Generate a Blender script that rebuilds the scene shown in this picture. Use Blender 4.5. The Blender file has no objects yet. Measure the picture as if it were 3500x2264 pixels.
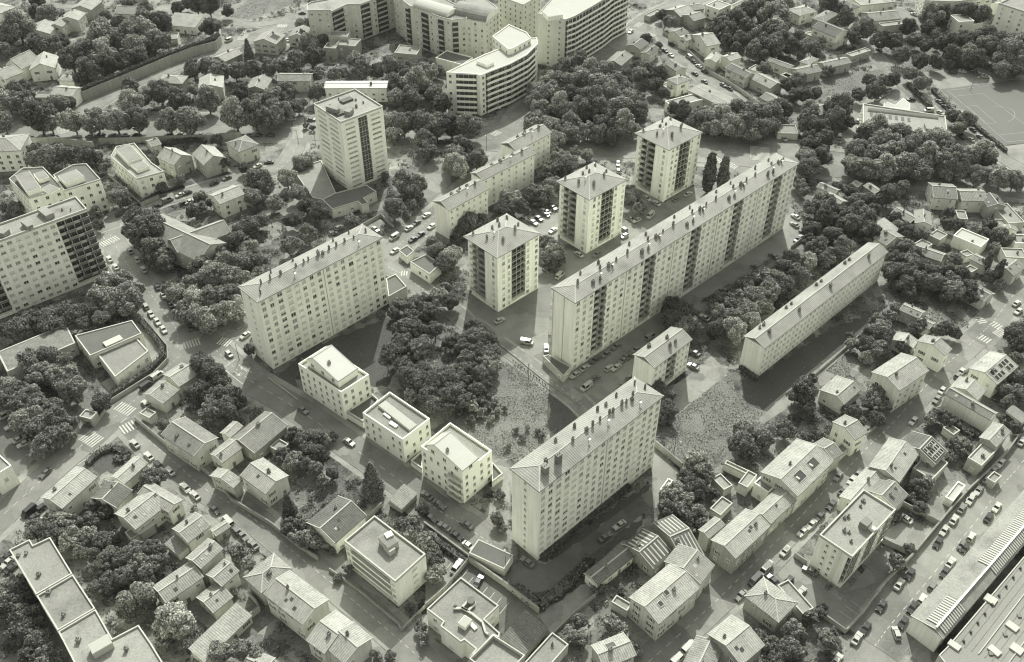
import bpy, bmesh, math, random
import numpy as np
from mathutils import Vector, Matrix, Euler
R_ = math.radians
random.seed(7); rng = np.random.default_rng(11)
SC = bpy.context.scene
COL = SC.collection
# ------------------------------------------------------------------ camera
CAM_H = 225.0; PITCH = R_(40.9); FPX = 3210.0; CX, CY = 1750.0, 1132.0
cd = bpy.data.cameras.new("camera"); cam = bpy.data.objects.new("camera", cd); COL.objects.link(cam)
cd.sensor_fit = 'HORIZONTAL'; cd.sensor_width = 36.0; cd.lens = 36.0*FPX/3500.0
cd.clip_start = 1.0; cd.clip_end = 5000.0
cam.location = (0, 0, CAM_H); cam.rotation_euler = (math.pi/2-PITCH, 0, 0)
SC.camera = cam
# ------------------------------------------------------------------ light
SUN_EL, SUN_AZ = R_(43.0), R_(4.0)          # azimuth measured from +Y towards +X
TINT = (0.98, 1.0, 0.85)
w = bpy.data.worlds.new("World"); SC.world = w; w.use_nodes = True
nt = w.node_tree; bg = nt.nodes['Background']
sky = nt.nodes.new('ShaderNodeTexSky'); sky.sky_type = 'NISHITA'; sky.sun_disc = False
sky.sun_elevation = SUN_EL; sky.sun_rotation = SUN_AZ; sky.air_density = 1.6; sky.dust_density = 3.0
bw = nt.nodes.new('ShaderNodeRGBToBW'); mx = nt.nodes.new('ShaderNodeMix'); mx.data_type = 'RGBA'; mx.blend_type = 'MULTIPLY'
mx.inputs[0].default_value = 1.0; mx.inputs[7].default_value = (1.0, 1.0, 0.985, 1)
nt.links.new(sky.outputs[0], bw.inputs[0]); nt.links.new(bw.outputs[0], mx.inputs[6]); nt.links.new(mx.outputs[2], bg.inputs[0])
bg.inputs[1].default_value = 0.15
sd = bpy.data.lights.new("sun", 'SUN'); sun = bpy.data.objects.new("sun", sd); COL.objects.link(sun)
sd.energy = 3.3; sd.angle = R_(0.5); sd.color = (1.0, 0.995, 0.975)
sun.rotation_euler = (math.pi/2-SUN_EL, 0, math.pi-SUN_AZ)
_dir = Vector((math.sin(SUN_AZ)*math.cos(SUN_EL), math.cos(SUN_AZ)*math.cos(SUN_EL), math.sin(SUN_EL)))
sun.rotation_euler = _dir.to_track_quat('Z', 'Y').to_euler()
sun.location = (0, 0, 400)
SC.view_settings.view_transform = 'Standard'; SC.view_settings.look = 'None'
SC.view_settings.gamma = 1.0; SC.view_settings.exposure = 0.6
SC.cycles.pixel_filter_type = 'BLACKMAN_HARRIS'; SC.cycles.filter_width = 1.15
# ------------------------------------------------------------------ survey: picture point -> ground metre
TL = dict(a1=(0,0),a2=(900,0),a3=(1800,0),a4=(2600,0),b1=(0,550),b2=(800,550),b3=(1600,550),b35=(2100,550),b4=(2600,550),
          c1=(0,1100),c2=(800,1100),c3=(1600,1100),c35=(2100,1100),c4=(2600,1100),
          d1=(0,1664),d2=(800,1664),d3=(1600,1664),d35=(2100,1664),d4=(2600,1664))
def P(t, x, y):
    if t == 'F': return (x*1.47, y*1.47)
    o = TL[t]; return (o[0]+x/2.5667, o[1]+y/2.5667)
def G(t, x, y, z=0.0):
    px, py = P(t, x, y)
    dx = (px-CX)/FPX; dy = -(py-CY)/FPX
    d = (dx, math.cos(PITCH)+dy*math.sin(PITCH), -math.sin(PITCH)+dy*math.cos(PITCH))
    k = -(CAM_H-z)/d[2]
    return Vector((d[0]*k, d[1]*k))
def proj(v):
    X, Y, Z = v[0], v[1], v[2]-CAM_H
    fw = Y*math.cos(PITCH)-Z*math.sin(PITCH); up = Y*math.sin(PITCH)+Z*math.cos(PITCH)
    return (CX+FPX*X/fw, CY-FPX*up/fw, fw)
def GP(s):
    """'a1 10,20 30,40 b2 5,6' -> ground points"""
    out = []; t = 'F'
    for k in s.split():
        if ',' in k:
            x, y = k.split(','); out.append(G(t, float(x), float(y)))
        else: t = k
    return out
# ------------------------------------------------------------------ occupancy grid (1 m) for ground cover
GX0, GY0, GW, GH = -360, 90, 720, 560
occ = np.zeros((GH, GW), dtype=np.uint8)
_gy, _gx = np.mgrid[0:GH, 0:GW]; _gx = _gx+GX0+.5; _gy = _gy+GY0+.5
def mark(poly, val=1, grow=0.0):
    xs = [p[0] for p in poly]; ys = [p[1] for p in poly]
    x0 = max(int(min(xs)-GX0-1-grow), 0); x1 = min(int(max(xs)-GX0+2+grow), GW)
    y0 = max(int(min(ys)-GY0-1-grow), 0); y1 = min(int(max(ys)-GY0+2+grow), GH)
    if x1 <= x0 or y1 <= y0: return
    X = _gx[y0:y1, x0:x1]; Y = _gy[y0:y1, x0:x1]; ins = np.zeros(X.shape, bool); n = len(poly)
    for i in range(n):
        ax, ay = poly[i][0], poly[i][1]; bx, by = poly[(i+1) % n][0], poly[(i+1) % n][1]
        c = ((ay > Y) != (by > Y))
        with np.errstate(divide='ignore', invalid='ignore'):
            xi = (bx-ax)*(Y-ay)/(by-ay)+ax
        ins ^= c & (X < xi)
    occ[y0:y1, x0:x1][ins] = val
def occ_at(x, y):
    i, j = int(y-GY0), int(x-GX0)
    if 0 <= i < GH and 0 <= j < GW: return occ[i, j]
    return 9
# ------------------------------------------------------------------ materials
MATS = {}
def mat(name, g, rough=.85, var=.25, scale=.25, fine=.12, fscale=2.5, rand=0.0, ribs=None, rp=.5, island=0.0, bump=0.0, streak=0.0,
        metal=0.0, trans=0.0, spec=.3, stain=0.0, cells=None):
    if name in MATS: return MATS[name]
    m = bpy.data.materials.new(name); m.use_nodes = True; t = m.node_tree; N = t.nodes; L = t.links
    b = N['Principled BSDF']; b.inputs['Roughness'].default_value = rough; b.inputs['Metallic'].default_value = metal
    b.inputs['Specular IOR Level'].default_value = spec
    tc = N.new('ShaderNodeTexCoord')
    val = None
    def math_(op, a, c):
        n = N.new('ShaderNodeMath'); n.operation = op
        for i, v in enumerate((a, c)):
            if isinstance(v, (int, float)): n.inputs[i].default_value = v
            else: L.new(v, n.inputs[i])
        return n.outputs[0]
    def noise(s, det, vec=None, sc3=None):
        n = N.new('ShaderNodeTexNoise'); n.inputs['Scale'].default_value = s; n.inputs['Detail'].default_value = det
        n.inputs['Roughness'].default_value = .6
        if sc3:
            mp = N.new('ShaderNodeMapping'); mp.inputs['Scale'].default_value = sc3
            L.new(tc.outputs['Object'], mp.inputs[0]); L.new(mp.outputs[0], n.inputs['Vector'])
        else: L.new(tc.outputs['Object'], n.inputs['Vector'])
        return n.outputs[0]
    f = math_('MULTIPLY', math_('SUBTRACT', noise(scale, 5), .5), var*3.0)
    f = math_('ADD', f, 1.0)
    if fine: 
        f2 = math_('MULTIPLY', math_('SUBTRACT', noise(fscale, 5), .5), fine*4.2)
        f = math_('ADD', f, f2)
    if cells:
        for cs_, amp_ in cells:
            v_ = N.new('ShaderNodeTexVoronoi'); v_.inputs['Scale'].default_value = cs_; v_.inputs['Randomness'].default_value = .85
            nz_ = N.new('ShaderNodeTexNoise'); nz_.inputs['Scale'].default_value = .4; L.new(tc.outputs['Object'], nz_.inputs['Vector'])
            va_ = N.new('ShaderNodeVectorMath'); va_.operation = 'MULTIPLY_ADD'; L.new(nz_.outputs[1], va_.inputs[0]); va_.inputs[1].default_value = (3, 3, 3); L.new(tc.outputs['Object'], va_.inputs[2])
            L.new(va_.outputs[0], v_.inputs['Vector']); sp_ = N.new('ShaderNodeSeparateColor'); L.new(v_.outputs['Color'], sp_.inputs[0])
            f = math_('ADD', f, math_('MULTIPLY', math_('SUBTRACT', sp_.outputs[0], .45), amp_))
    if stain:
        s = N.new('ShaderNodeMapRange'); s.inputs[1].default_value = .52; s.inputs[2].default_value = .7
        s.inputs[3].default_value = 0; s.inputs[4].default_value = stain
        L.new(noise(scale*.45+.02, 6), s.inputs[0]); f = math_('SUBTRACT', f, s.outputs[0])
    if streak:
        f3 = math_('MULTIPLY', math_('SUBTRACT', noise(1.0, 3, sc3=(1.1, 1.1, .06)), .5), streak*2.2)
        f = math_('ADD', f, f3)
    if rand:
        oi = N.new('ShaderNodeObjectInfo')
        f = math_('MULTIPLY', f, math_('ADD', math_('MULTIPLY', oi.outputs['Random'], 2*rand), 1-rand))
    if island:
        ge = N.new('ShaderNodeNewGeometry')
        f = math_('MULTIPLY', f, math_('ADD', math_('MULTIPLY', ge.outputs['Random Per Island'], 2*island), 1-island))
    if ribs:
        wv = N.new('ShaderNodeTexWave'); wv.wave_type = 'BANDS'; wv.bands_direction = ribs.upper()
        wv.inputs['Scale'].default_value = .314/rp; wv.inputs['Distortion'].default_value = .25; wv.inputs['Detail'].default_value = 1
        L.new(tc.outputs['Object'], wv.inputs[0])
        f = math_('MULTIPLY', f, math_('ADD', math_('MULTIPLY', wv.outputs[1], .34), .83))
        bp = N.new('ShaderNodeBump'); bp.inputs['Strength'].default_value = .5; bp.inputs['Distance'].default_value = .08
        L.new(wv.outputs[1], bp.inputs['Height']); L.new(bp.outputs[0], b.inputs['Normal'])
    elif bump:
        bp = N.new('ShaderNodeBump'); bp.inputs['Strength'].default_value = bump; bp.inputs['Distance'].default_value = .2
        L.new(noise(fscale, 4), bp.inputs['Height']); L.new(bp.outputs[0], b.inputs['Normal'])
    f = math_('MULTIPLY', math_('MAXIMUM', f, .15), g)
    cb = N.new('ShaderNodeCombineColor')
    for i in range(3): L.new(math_('MULTIPLY', f, TINT[i]), cb.inputs[i])
    L.new(cb.outputs[0], b.inputs['Base Color'])
    if trans:
        tr = N.new('ShaderNodeBsdfTranslucent'); L.new(cb.outputs[0], tr.inputs[0])
        ms = N.new('ShaderNodeMixShader'); ms.inputs[0].default_value = trans
        L.new(b.outputs[0], ms.inputs[1]); L.new(tr.outputs[0], ms.inputs[2])
        L.new(ms.outputs[0], N['Material Output'].inputs[0])
    MATS[name] = m; return m
M = {}
M['ground'] = mat('garden_ground', .14, var=.5, scale=.09, fine=.45, fscale=1.3, bump=.3, cells=((.13, 1.1), (.3, .7)))
M['asphalt'] = mat('asphalt', .20, var=.2, scale=.12, fine=.12, fscale=1.6, stain=.2, cells=((.07, .4), (.25, .15)))
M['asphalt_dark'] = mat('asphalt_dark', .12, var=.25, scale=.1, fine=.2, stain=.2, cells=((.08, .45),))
M['pave'] = mat('pavement', .24, var=.2, scale=.3, fine=.2, stain=.25, cells=((.2, .35),))
M['concrete'] = mat('concrete', .23, var=.2, scale=.2, fine=.2, stain=.25, cells=((.12, .3),))
M['paint'] = mat('road_paint', .5, var=.15, scale=1.2, fine=.2)
M['dry'] = mat('dry_grass', .15, var=.4, scale=.1, fine=.8, fscale=2.0, bump=.4)
M['lawn'] = mat('lawn', .07, var=.25, scale=.1, fine=.3, fscale=2.0, bump=.2)
M['pitch'] = mat('sports_pitch', .14, var=.08, scale=.08, fine=.06)
M['wall'] = mat('render_light', .88, var=.08, scale=.14, fine=.05, fscale=1.5, streak=.2, stain=.05)
M['wall2'] = mat('render_cream', .66, var=.1, scale=.25, fine=.08, rand=.16, streak=.25, stain=.08)
M['wall3'] = mat('render_grey', .42, var=.14, scale=.3, fine=.1, rand=.2, streak=.3, stain=.1)
M['white'] = mat('white_paint', .88, var=.04, scale=.3, fine=.04)
M['trim'] = mat('trim_light', .47, var=.08, scale=.6, fine=.05)
M['roofslab_x'] = mat('fibre_roof_x', .29, var=.25, scale=.14, fine=.16, ribs='x', rp=.7, stain=.25)
for k, gv in (('l', .31), ('m', .24), ('d', .14)):
    for a in 'xy':
        M['tile_'+k+a] = mat('roof_tile_%s_%s' % ({'l':'light','m':'mid','d':'dark'}[k], a), gv, var=.3, scale=.3, fine=.28, fscale=1.8, rand=.2, ribs=a, rp=.62, stain=.3)
M['metal_roof'] = mat('metal_roof', .43, rough=.5, var=.06, scale=.2, fine=.03)
M['gravel'] = mat('roof_gravel', .25, var=.25, scale=.16, fine=.25, fscale=2, rand=.14, stain=.3)
M['gravel_dark'] = mat('roof_felt', .12, var=.2, scale=.2, fine=.15, stain=.12)
M['gravel_white'] = mat('roof_white', .40, var=.05, scale=.2, fine=.04)
M['ridge'] = mat('ridge_tile', .42, var=.1, scale=1, fine=.08)
M['gutter'] = mat('gutter', .12, var=.1, fine=.05)
M['glass'] = mat('window_glass', .07, rough=.12, var=.1, fine=0, spec=.6)
M['shutter'] = mat('roller_shutter', .52, var=.05, scale=.8, fine=.05, rand=.5)
M['shutter_d'] = mat('louvre_shutter', .22, var=.05, fine=.05, rand=.3)
M['dark'] = mat('dark_panel', .07, rough=.6, var=.2, fine=.1)
M['recess'] = mat('loggia_glazing', .07, rough=.4, var=.35, scale=.8, fine=.2, fscale=1.5)
M['rail'] = mat('balcony_panel', .45, var=.12, scale=.5, fine=.08, rand=.15)
M['chim'] = mat('chimney_render', .2, var=.2, scale=1.0, fine=.2, rand=.25)
M['trunk'] = mat('bark', .10, var=.2, scale=2, fine=.2)
for k, gv in (('d', .15), ('m', .235), ('l', .31)):
    M['leaf_'+k] = mat('leaves_'+{'d':'dark','m':'mid','l':'light'}[k], gv, rough=.7, var=.45, scale=.35, fine=0, rand=.3, island=.7, trans=.22, spec=.2)
M['hedge'] = mat('hedge_leaves', .095, rough=.7, var=.5, scale=.5, fine=.3, island=.55, trans=.1, spec=.2)
for k, gv in (('dark', .04), ('grey', .17), ('white', .42)):
    M['car_'+k] = mat('car_paint_'+k, gv, rough=.28, var=.0, fine=0, rand=.25 if k != 'white' else .08, spec=.5)
M['car_glass'] = mat('car_glass', .03, rough=.08, var=0, fine=0, spec=.6)
M['tyre'] = mat('tyre', .03, var=0, fine=0)
M['lampm'] = mat('lamp_glass', .7, rough=.2, var=0, fine=0)
M['taill'] = mat('tail_lamp', .12, rough=.2, var=0, fine=0)
M['solar'] = mat('solar_panel', .05, rough=.7, var=.05, fine=.0, spec=.1)
M['tuft'] = mat('dry_tufts', .17, rough=.9, var=.3, scale=.2, fine=0, island=.45, spec=.1)
M['froof'] = mat('factory_roof', .25, var=.15, scale=.06, fine=.16, fscale=2.5, stain=.1)
M['wood'] = mat('timber', .18, var=.2, fine=.2)
# ------------------------------------------------------------------ mesh builder
class MB:
    def __init__(s): s.v = []; s.f = []; s.m = []; s.mats = []
    def mi(s, m):
        if m not in s.mats: s.mats.append(m)
        return s.mats.index(m)
    def face(s, pts, m):
        i0 = len(s.v); s.v += [tuple(p) for p in pts]; s.f.append(tuple(range(i0, i0+len(pts)))); s.m.append(s.mi(m))
    def box(s, x0, y0, z0, x1, y1, z1, m):
        i = len(s.v); s.v += [(x0,y0,z0),(x1,y0,z0),(x1,y1,z0),(x0,y1,z0),(x0,y0,z1),(x1,y0,z1),(x1,y1,z1),(x0,y1,z1)]
        k = s.mi(m)
        for q in ((0,3,2,1),(4,5,6,7),(0,1,5,4),(1,2,6,5),(2,3,7,6),(3,0,4,7)): s.f.append(tuple(i+a for a in q)); s.m.append(k)
    def prism(s, poly, z0, z1, m, mtop=None):
        """poly counter-clockwise; z1 may be a list of heights"""
        n = len(poly); i = len(s.v)
        zt = z1 if isinstance(z1, (list, tuple)) else [z1]*n
        s.v += [(p[0], p[1], z0) for p in poly]+[(p[0], p[1], zt[k]) for k, p in enumerate(poly)]
        k = s.mi(m); kt = s.mi(mtop or m)
        for a in range(n):
            b = (a+1) % n; s.f.append((i+a, i+b, i+n+b, i+n+a)); s.m.append(k)
        s.f.append(tuple(range(i+n, i+2*n))); s.m.append(kt)
        s.f.append(tuple(range(i+n-1, i-1, -1))); s.m.append(k)
    def slabq(s, q, th, m):
        """thick sheet: q four 3-D points counter-clockwise seen from above, thickness downwards"""
        i = len(s.v); k = s.mi(m); n = len(q)
        s.v += [tuple(p) for p in q]+[(p[0], p[1], p[2]-th) for p in q]
        s.f.append(tuple(range(i, i+n))); s.m.append(k)
        s.f.append(tuple(range(i+2*n-1, i+n-1, -1))); s.m.append(k)
        for a in range(n):
            b = (a+1) % n; s.f.append((i+b, i+a, i+n+a, i+n+b)); s.m.append(k)
    def bar(s, a, b, w_, h_, m):
        """bar from a to b (3-D), width w_, height h_ upwards"""
        a = Vector(a); b = Vector(b); d = (b-a).normalized(); sd_ = d.cross(Vector((0,0,1)))
        if sd_.length < 1e-4: sd_ = Vector((1,0,0))
        sd_.normalize(); sd_ *= w_/2; u = sd_.cross(d).normalized()*h_
        if u.z < 0: u = -u
        i = len(s.v); k = s.mi(m)
        for p in (a, b): s.v += [tuple(p-sd_), tuple(p+sd_), tuple(p+sd_+u), tuple(p-sd_+u)]
        for q in ((0,1,2,3),(7,6,5,4),(0,4,5,1),(1,5,6,2),(2,6,7,3),(3,7,4,0)): s.f.append(tuple(i+x for x in q)); s.m.append(k)
    def tube(s, c, r0, r1, z0, z1, m, n=8):
        i = len(s.v); k = s.mi(m)
        for z, r in ((z0, r0), (z1, r1)):
            s.v += [(c[0]+r*math.cos(2*math.pi*a/n), c[1]+r*math.sin(2*math.pi*a/n), z) for a in range(n)]
        for a in range(n):
            b = (a+1) % n; s.f.append((i+a, i+b, i+n+b, i+n+a)); s.m.append(k)
        s.f.append(tuple(range(i+n, i+2*n))); s.m.append(k); s.f.append(tuple(range(i+n-1, i-1, -1))); s.m.append(k)
    def mesh(s, name):
        me = bpy.data.meshes.new(name); me.from_pydata(s.v, [], s.f)
        for m in s.mats: me.materials.append(m)
        me.polygons.foreach_set('material_index', s.m); me.update(); return me
    def build(s, name, parent=None, loc=None):
        o = bpy.data.objects.new(name, s.mesh(name)); COL.objects.link(o)
        if parent: o.parent = parent
        if loc is not None: o.location = loc
        return o
def tag(o, label, cat, group=None):
    o['label'] = label; o['category'] = cat
    if group: o['group'] = group
    return o
def empty(name, loc, rz=0):
    o = bpy.data.objects.new(name, None); COL.objects.link(o); o.location = loc; o.rotation_euler = (0, 0, rz); o.empty_display_size = .5
    return o
def put(name, me, parent, loc, rz=0, sc=None):
    o = bpy.data.objects.new(name, me); COL.objects.link(o); o.parent = parent; o.location = loc; o.rotation_euler = (0, 0, rz)
    if sc: o.scale = sc
    return o
def struct(name, mb):
    o = mb.build(name); o['kind'] = 'structure'; return o
def sheet(name, poly, z, m, kind='structure'):
    """flat ground sheet with real thickness, sunk below its surface"""
    a = sum(poly[i][0]*poly[(i+1) % len(poly)][1]-poly[(i+1) % len(poly)][0]*poly[i][1] for i in range(len(poly)))
    if a < 0: poly = poly[::-1]
    b = MB(); b.face([(p[0], p[1], z) for p in poly], m); o = b.build(name); o['kind'] = kind
    return o
def leafquads(C, Nn, S, mbx, m):
    """many leaf clumps: centres C, normals Nn, sizes S"""
    n = len(C)
    a = rng.normal(size=(n, 3)); t = a-(a*Nn).sum(1, keepdims=True)*Nn; t /= np.linalg.norm(t, axis=1, keepdims=True)+1e-9
    bb = np.cross(Nn, t)
    k = mbx.mi(m); i0 = len(mbx.v)
    asp = rng.uniform(.6, 1.0, (n, 1))
    V = np.stack([C+S*t*.5, C+S*bb*.5*asp, C-S*t*.5, C-S*bb*.5*asp], 1).reshape(-1, 3)
    mbx.v += [tuple(x) for x in V.tolist()]
    mbx.f += [(i0+4*j, i0+4*j+1, i0+4*j+2, i0+4*j+3) for j in range(n)]
    mbx.m += [k]*n
# ------------------------------------------------------------------ ground
g = MB(); g.face([(-1500, -100, 0), (1500, -100, 0), (1500, 2500, 0), (-1500, 2500, 0)], M['ground']); struct('ground', g)
ROADS = []
def smooth(p, n=5):
    if len(p) < 3: return p
    q = [p[0]*2-p[1]]+p+[p[-1]*2-p[-2]]; out = []
    for i in range(1, len(q)-2):
        for k in range(n):
            t = k/n; a, b, c, d = q[i-1], q[i], q[i+1], q[i+2]
            out.append(.5*((2*b)+(c-a)*t+(2*a-5*b+4*c-d)*t*t+(3*b-a-3*c+d)*t**3))
    out.append(p[-1]); return out
def offs(p, d):
    out = []
    for i in range(len(p)):
        a = p[max(i-1, 0)]; b = p[min(i+1, len(p)-1)]; t = (b-a).normalized(); out.append(p[i]+Vector((-t.y, t.x))*d)
    return out
def ribbon(name, p, wd, z, m):
    l = offs(p, wd/2); r = offs(p, -wd/2); b = MB()
    for i in range(len(p)-1):
        b.face([(r[i].x, r[i].y, z), (r[i+1].x, r[i+1].y, z), (l[i+1].x, l[i+1].y, z), (l[i].x, l[i].y, z)], m)
    o = b.build(name); o['kind'] = 'structure'
    for i in range(len(p)-1): mark([r[i], r[i+1], l[i+1], l[i]])
    return o
_zr = [0.030]
def road(s, wd, pave=1.8, m='asphalt', dash=True, dz=0):
    p = smooth(GP(s)); _zr[0] += .004
    if pave: ribbon('pavement', p, wd+2*pave, .004+(_zr[0]-.030)*.35, M['pave'])
    ribbon('road', p, wd, _zr[0]+dz, M[m]); ROADS.append((p, wd, _zr[0]+dz, pave, dash))
# big asphalt / paved / grass areas first
def area(name, s, z, m): 
    p = GP(s); mark(p)
    if n in ('dry_field', 'lawn'):
        q = []; rr_ = random.Random(len(s))
        for i in range(len(p)):
            a, b = p[i], p[(i+1) % len(p)]; k_ = max(1, int((b-a).length/1.6)); nr_ = Vector((-(b-a).y, (b-a).x)).normalized()
            for k in range(k_): q.append(a.lerp(b, k/k_)+nr_*rr_.uniform(-.7, .7))
        p = q
    return sheet(name, p, z, M[m])
AR = [
 ('yard','b3 -10,1250 120,1180 610,1100 730,1130 700,1540 c3 700,300 660,440 420,330 240,180 60,40',.012,'asphalt'),
 ('yard','b3 600,1160 640,900 850,760 960,800 1400,520 1400,350 1700,380 1950,230 2060,250 2330,100 2330,200 1600,620 880,1060',.013,'asphalt'),
 ('yard','b3 520,600 640,500 800,450 800,690 700,700',.014,'concrete'),
 ('yard','c3 640,300 900,440 1500,20 b35 650,1150 1480,590 1560,740 1300,900 900,1140 500,1400 c3 1500,380 1080,800 700,540',.015,'asphalt'),
 ('yard','b35 1480,480 1560,470 1700,560 1680,680 1540,780 1480,600',.016,'asphalt'),
 ('lawn','c35 1270,480 1890,60 2250,-60 2310,-20 2050,200 1500,640 1350,790 1130,690 1100,500',.010,'lawn'),
 ('path','c35 1330,800 1500,640 2030,210 2300,0 2340,30 2060,250 1540,700 1500,770 1300,900 1240,880',.014,'concrete'),
 ('dry_field','c35 540,820 680,710 1000,470 1130,690 1300,800 1260,880 1540,850 1390,900 1000,1150 860,1310 600,1290 420,1110 520,1000',.011,'dry'),
 ('path','c35 520,560 640,480 850,300 1000,440 920,520 680,700 660,730 540,830 470,700',.013,'pave'),
 ('dry_field','F 1165,845 1215,850 1275,890 1280,1000 1250,1060 1190,1070 1140,1060 1080,990 1085,930 1110,880',.010,'dry'),
 ('lawn','F 1275,890 1400,990 1330,1040 1280,1030',.012,'lawn'),
 ('lawn','F 640,880 720,810 900,740 960,800 900,900 860,900 700,830 680,940',.012,'lawn'),
 ('yard','c35 350,1150 560,1300 540,1400 440,1540 360,1640 330,1300',.013,'concrete'),
 ('yard','c1 1190,20 1250,20 1440,270 1330,400 1000,560 960,600 880,540 1280,300',.012,'concrete'),
 ('yard','d4 280,620 430,800 700,1000 1100,500 1250,640 1100,830 740,1285 520,1130 330,980 200,860 150,760',.012,'asphalt'),
 ('yard','d4 1110,380 1290,280 1500,370 1370,540 1280,590 1090,450',.013,'concrete'),
 ('plaza','d4 640,1560 1000,1200 1290,900 1620,740 1300,1160 1270,1260 1480,1420 1520,1800 500,1900',.011,'concrete'),
 ('yard','d4 1480,100 1640,90 1650,180 1560,330 1460,250',.013,'concrete'),
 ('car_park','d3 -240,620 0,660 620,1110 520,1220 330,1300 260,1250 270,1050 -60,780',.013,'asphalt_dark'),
 ('path','d3 600,1110 1030,830 1120,960 740,1310 690,1240',.012,'concrete'),
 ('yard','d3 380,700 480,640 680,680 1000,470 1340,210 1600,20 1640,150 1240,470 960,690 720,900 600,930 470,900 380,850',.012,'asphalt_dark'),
 ('lawn','d3 620,650 700,600 1300,150 1600,-20 1600,20 1340,210 1000,470 680,680',.011,'lawn'),
 ('lawn','d3 380,880 600,940 960,690 1400,350 1560,250 1450,450 1350,470 1020,760 1030,840 620,1120',.0115,'lawn'),
 ('car_park','a4 1390,640 1900,590 2080,660 2330,620 2330,690 2050,720 1570,790 1440,690',.012,'concrete'),
 ('dry_field','a4 440,720 640,660 900,640 1080,600 1120,680 950,790 700,830 500,860',.010,'dry'),
 ('dry_field','a4 1000,330 1400,260 1620,340 1560,460 1780,600 1380,640 1250,590 1130,460',.010,'dry'),
 ('dry_field','a1 2010,160 2200,-60 a2 300,-60 250,40 a1 2310,130 2250,170',.010,'dry'),
 ('yard','a4 930,860 1050,780 1200,760 1320,830 1560,1000 1620,1020 1100,940 900,915',.012,'concrete'),
 ('yard','a4 620,1250 800,1250 860,1150 890,1000 900,900 760,950 830,1080 700,1180',.012,'concrete'),
 ('yard','a4 1150,80 1240,70 1420,190 1430,220 1240,230',.012,'asphalt'),
 ('yard','a4 110,1080 340,1180 300,1320 90,1290',.012,'asphalt'),
 ('pavement_apron','a4 2100,1290 2330,1260 2400,1500 2200,1400',.012,'concrete'),
 ('lawn','c1 760,1250 900,1100 1070,1080 1170,1150 1060,1240 900,1330',.016,'lawn'),
 ('yard','d2 830,690 960,590 1000,760 960,860 850,740',.012,'concrete'),
 ('yard','d2 1680,780 1850,620 2020,640 2010,700 1680,1060',.012,'concrete'),
 ('yard','b2 420,1190 500,60 780,0 790,200 900,300 700,350 630,250',.012,'pave'),
 ('car_park','b2 1350,120 1620,130 1900,60 1900,200 1720,380 1600,250',.012,'asphalt'),
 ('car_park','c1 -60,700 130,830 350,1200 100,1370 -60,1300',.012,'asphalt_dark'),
 ('yard','F 1640,330 1860,345 1870,400 1800,420 1700,400 1640,380',.0125,'asphalt'),
 ('dry_field','c4 580,420 740,300 870,360 730,500 690,490',.012,'dry'),
 ('yard','c4 500,500 570,430 690,500 640,540 520,560',.014,'concrete'),
 ('yard','c3 200,1240 380,1290 370,1600 210,1500',.012,'concrete'),
]
for i, (n, s, z, m) in enumerate(AR): area(n, s, z+i*.0002, m)
road('F -80,293 300,293 700,298 950,312 1230,328 1640,350 1900,378 2150,405 2450,440', 23, 3.5)
road('F 1190,320 1215,275 1262,225 1330,165 1400,125 1470,75 1540,30 1720,-45', 14, 3)
road('F 1530,40 1552,95 1590,140 1640,185 1700,230 1770,285 1830,345', 9, 2)
road('F 1925,0 1990,80 2060,160 2120,215 2170,265 2240,310 2300,350 2430,425', 8, 2)
road('a1 2600,200 2310,300 1900,440 1500,600 1150,740 900,880 700,1010', 10, 2)
road('a1 250,0 560,60 900,30', 6, 0); road('a1 1380,70 1700,110 1980,170 2250,215 a2 350,130 500,40', 8, 1.5)
road('a1 1900,180 2060,90 2200,-40', 3, 0, 'concrete', False)
road('F 700,325 660,385 590,406 503,430 414,456 353,476 270,507 236,540', 8, 1.8)
road('b1 930,520 980,680 1080,850 1180,1000 1330,1180 1440,1330 1550,1490 c1 1560,240', 9, 2)
road('c1 -250,1950 200,1540 500,1270 750,1060 1050,800 1240,640 1450,420 1620,270 1830,160 2150,40 2500,-90 F 830,615 b2 1310,860 1450,740 1600,620 1740,500 F 1087,435 1150,390 1200,340', 9.5, 2.4)
road('c1 1830,190 2000,350 2200,520 c2 560,770 1000,1080 1450,1390 d2 1750,180 2000,330 2250,500 2330,560', 10, 2)
road('c1 1130,860 1350,1080 1560,1260 1800,1470 d2 60,200 350,430 600,640 900,880 1200,1130 1500,1390 1800,1650', 8.5, 2)
road('d35 100,1720 300,1540 700,1180 1000,900 1300,600 1600,300 1850,30 c4 750,1300 960,1080 1150,900 1400,620 1600,400 1790,240 1950,90 b4 2050,1400 2200,1200 2400,980', 8.5, 2)
road('d4 1000,1400 1150,1200 1420,880 1680,560 1930,250 c4 2100,1460 2250,1290 2450,1030', 13, 2)
road('b2 1320,920 1480,1000 1650,1120 1800,1230 1950,1330 2050,1420 c3 100,60 250,180 500,360 720,520 950,690 1060,800', 6.5, 1.2)
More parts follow.
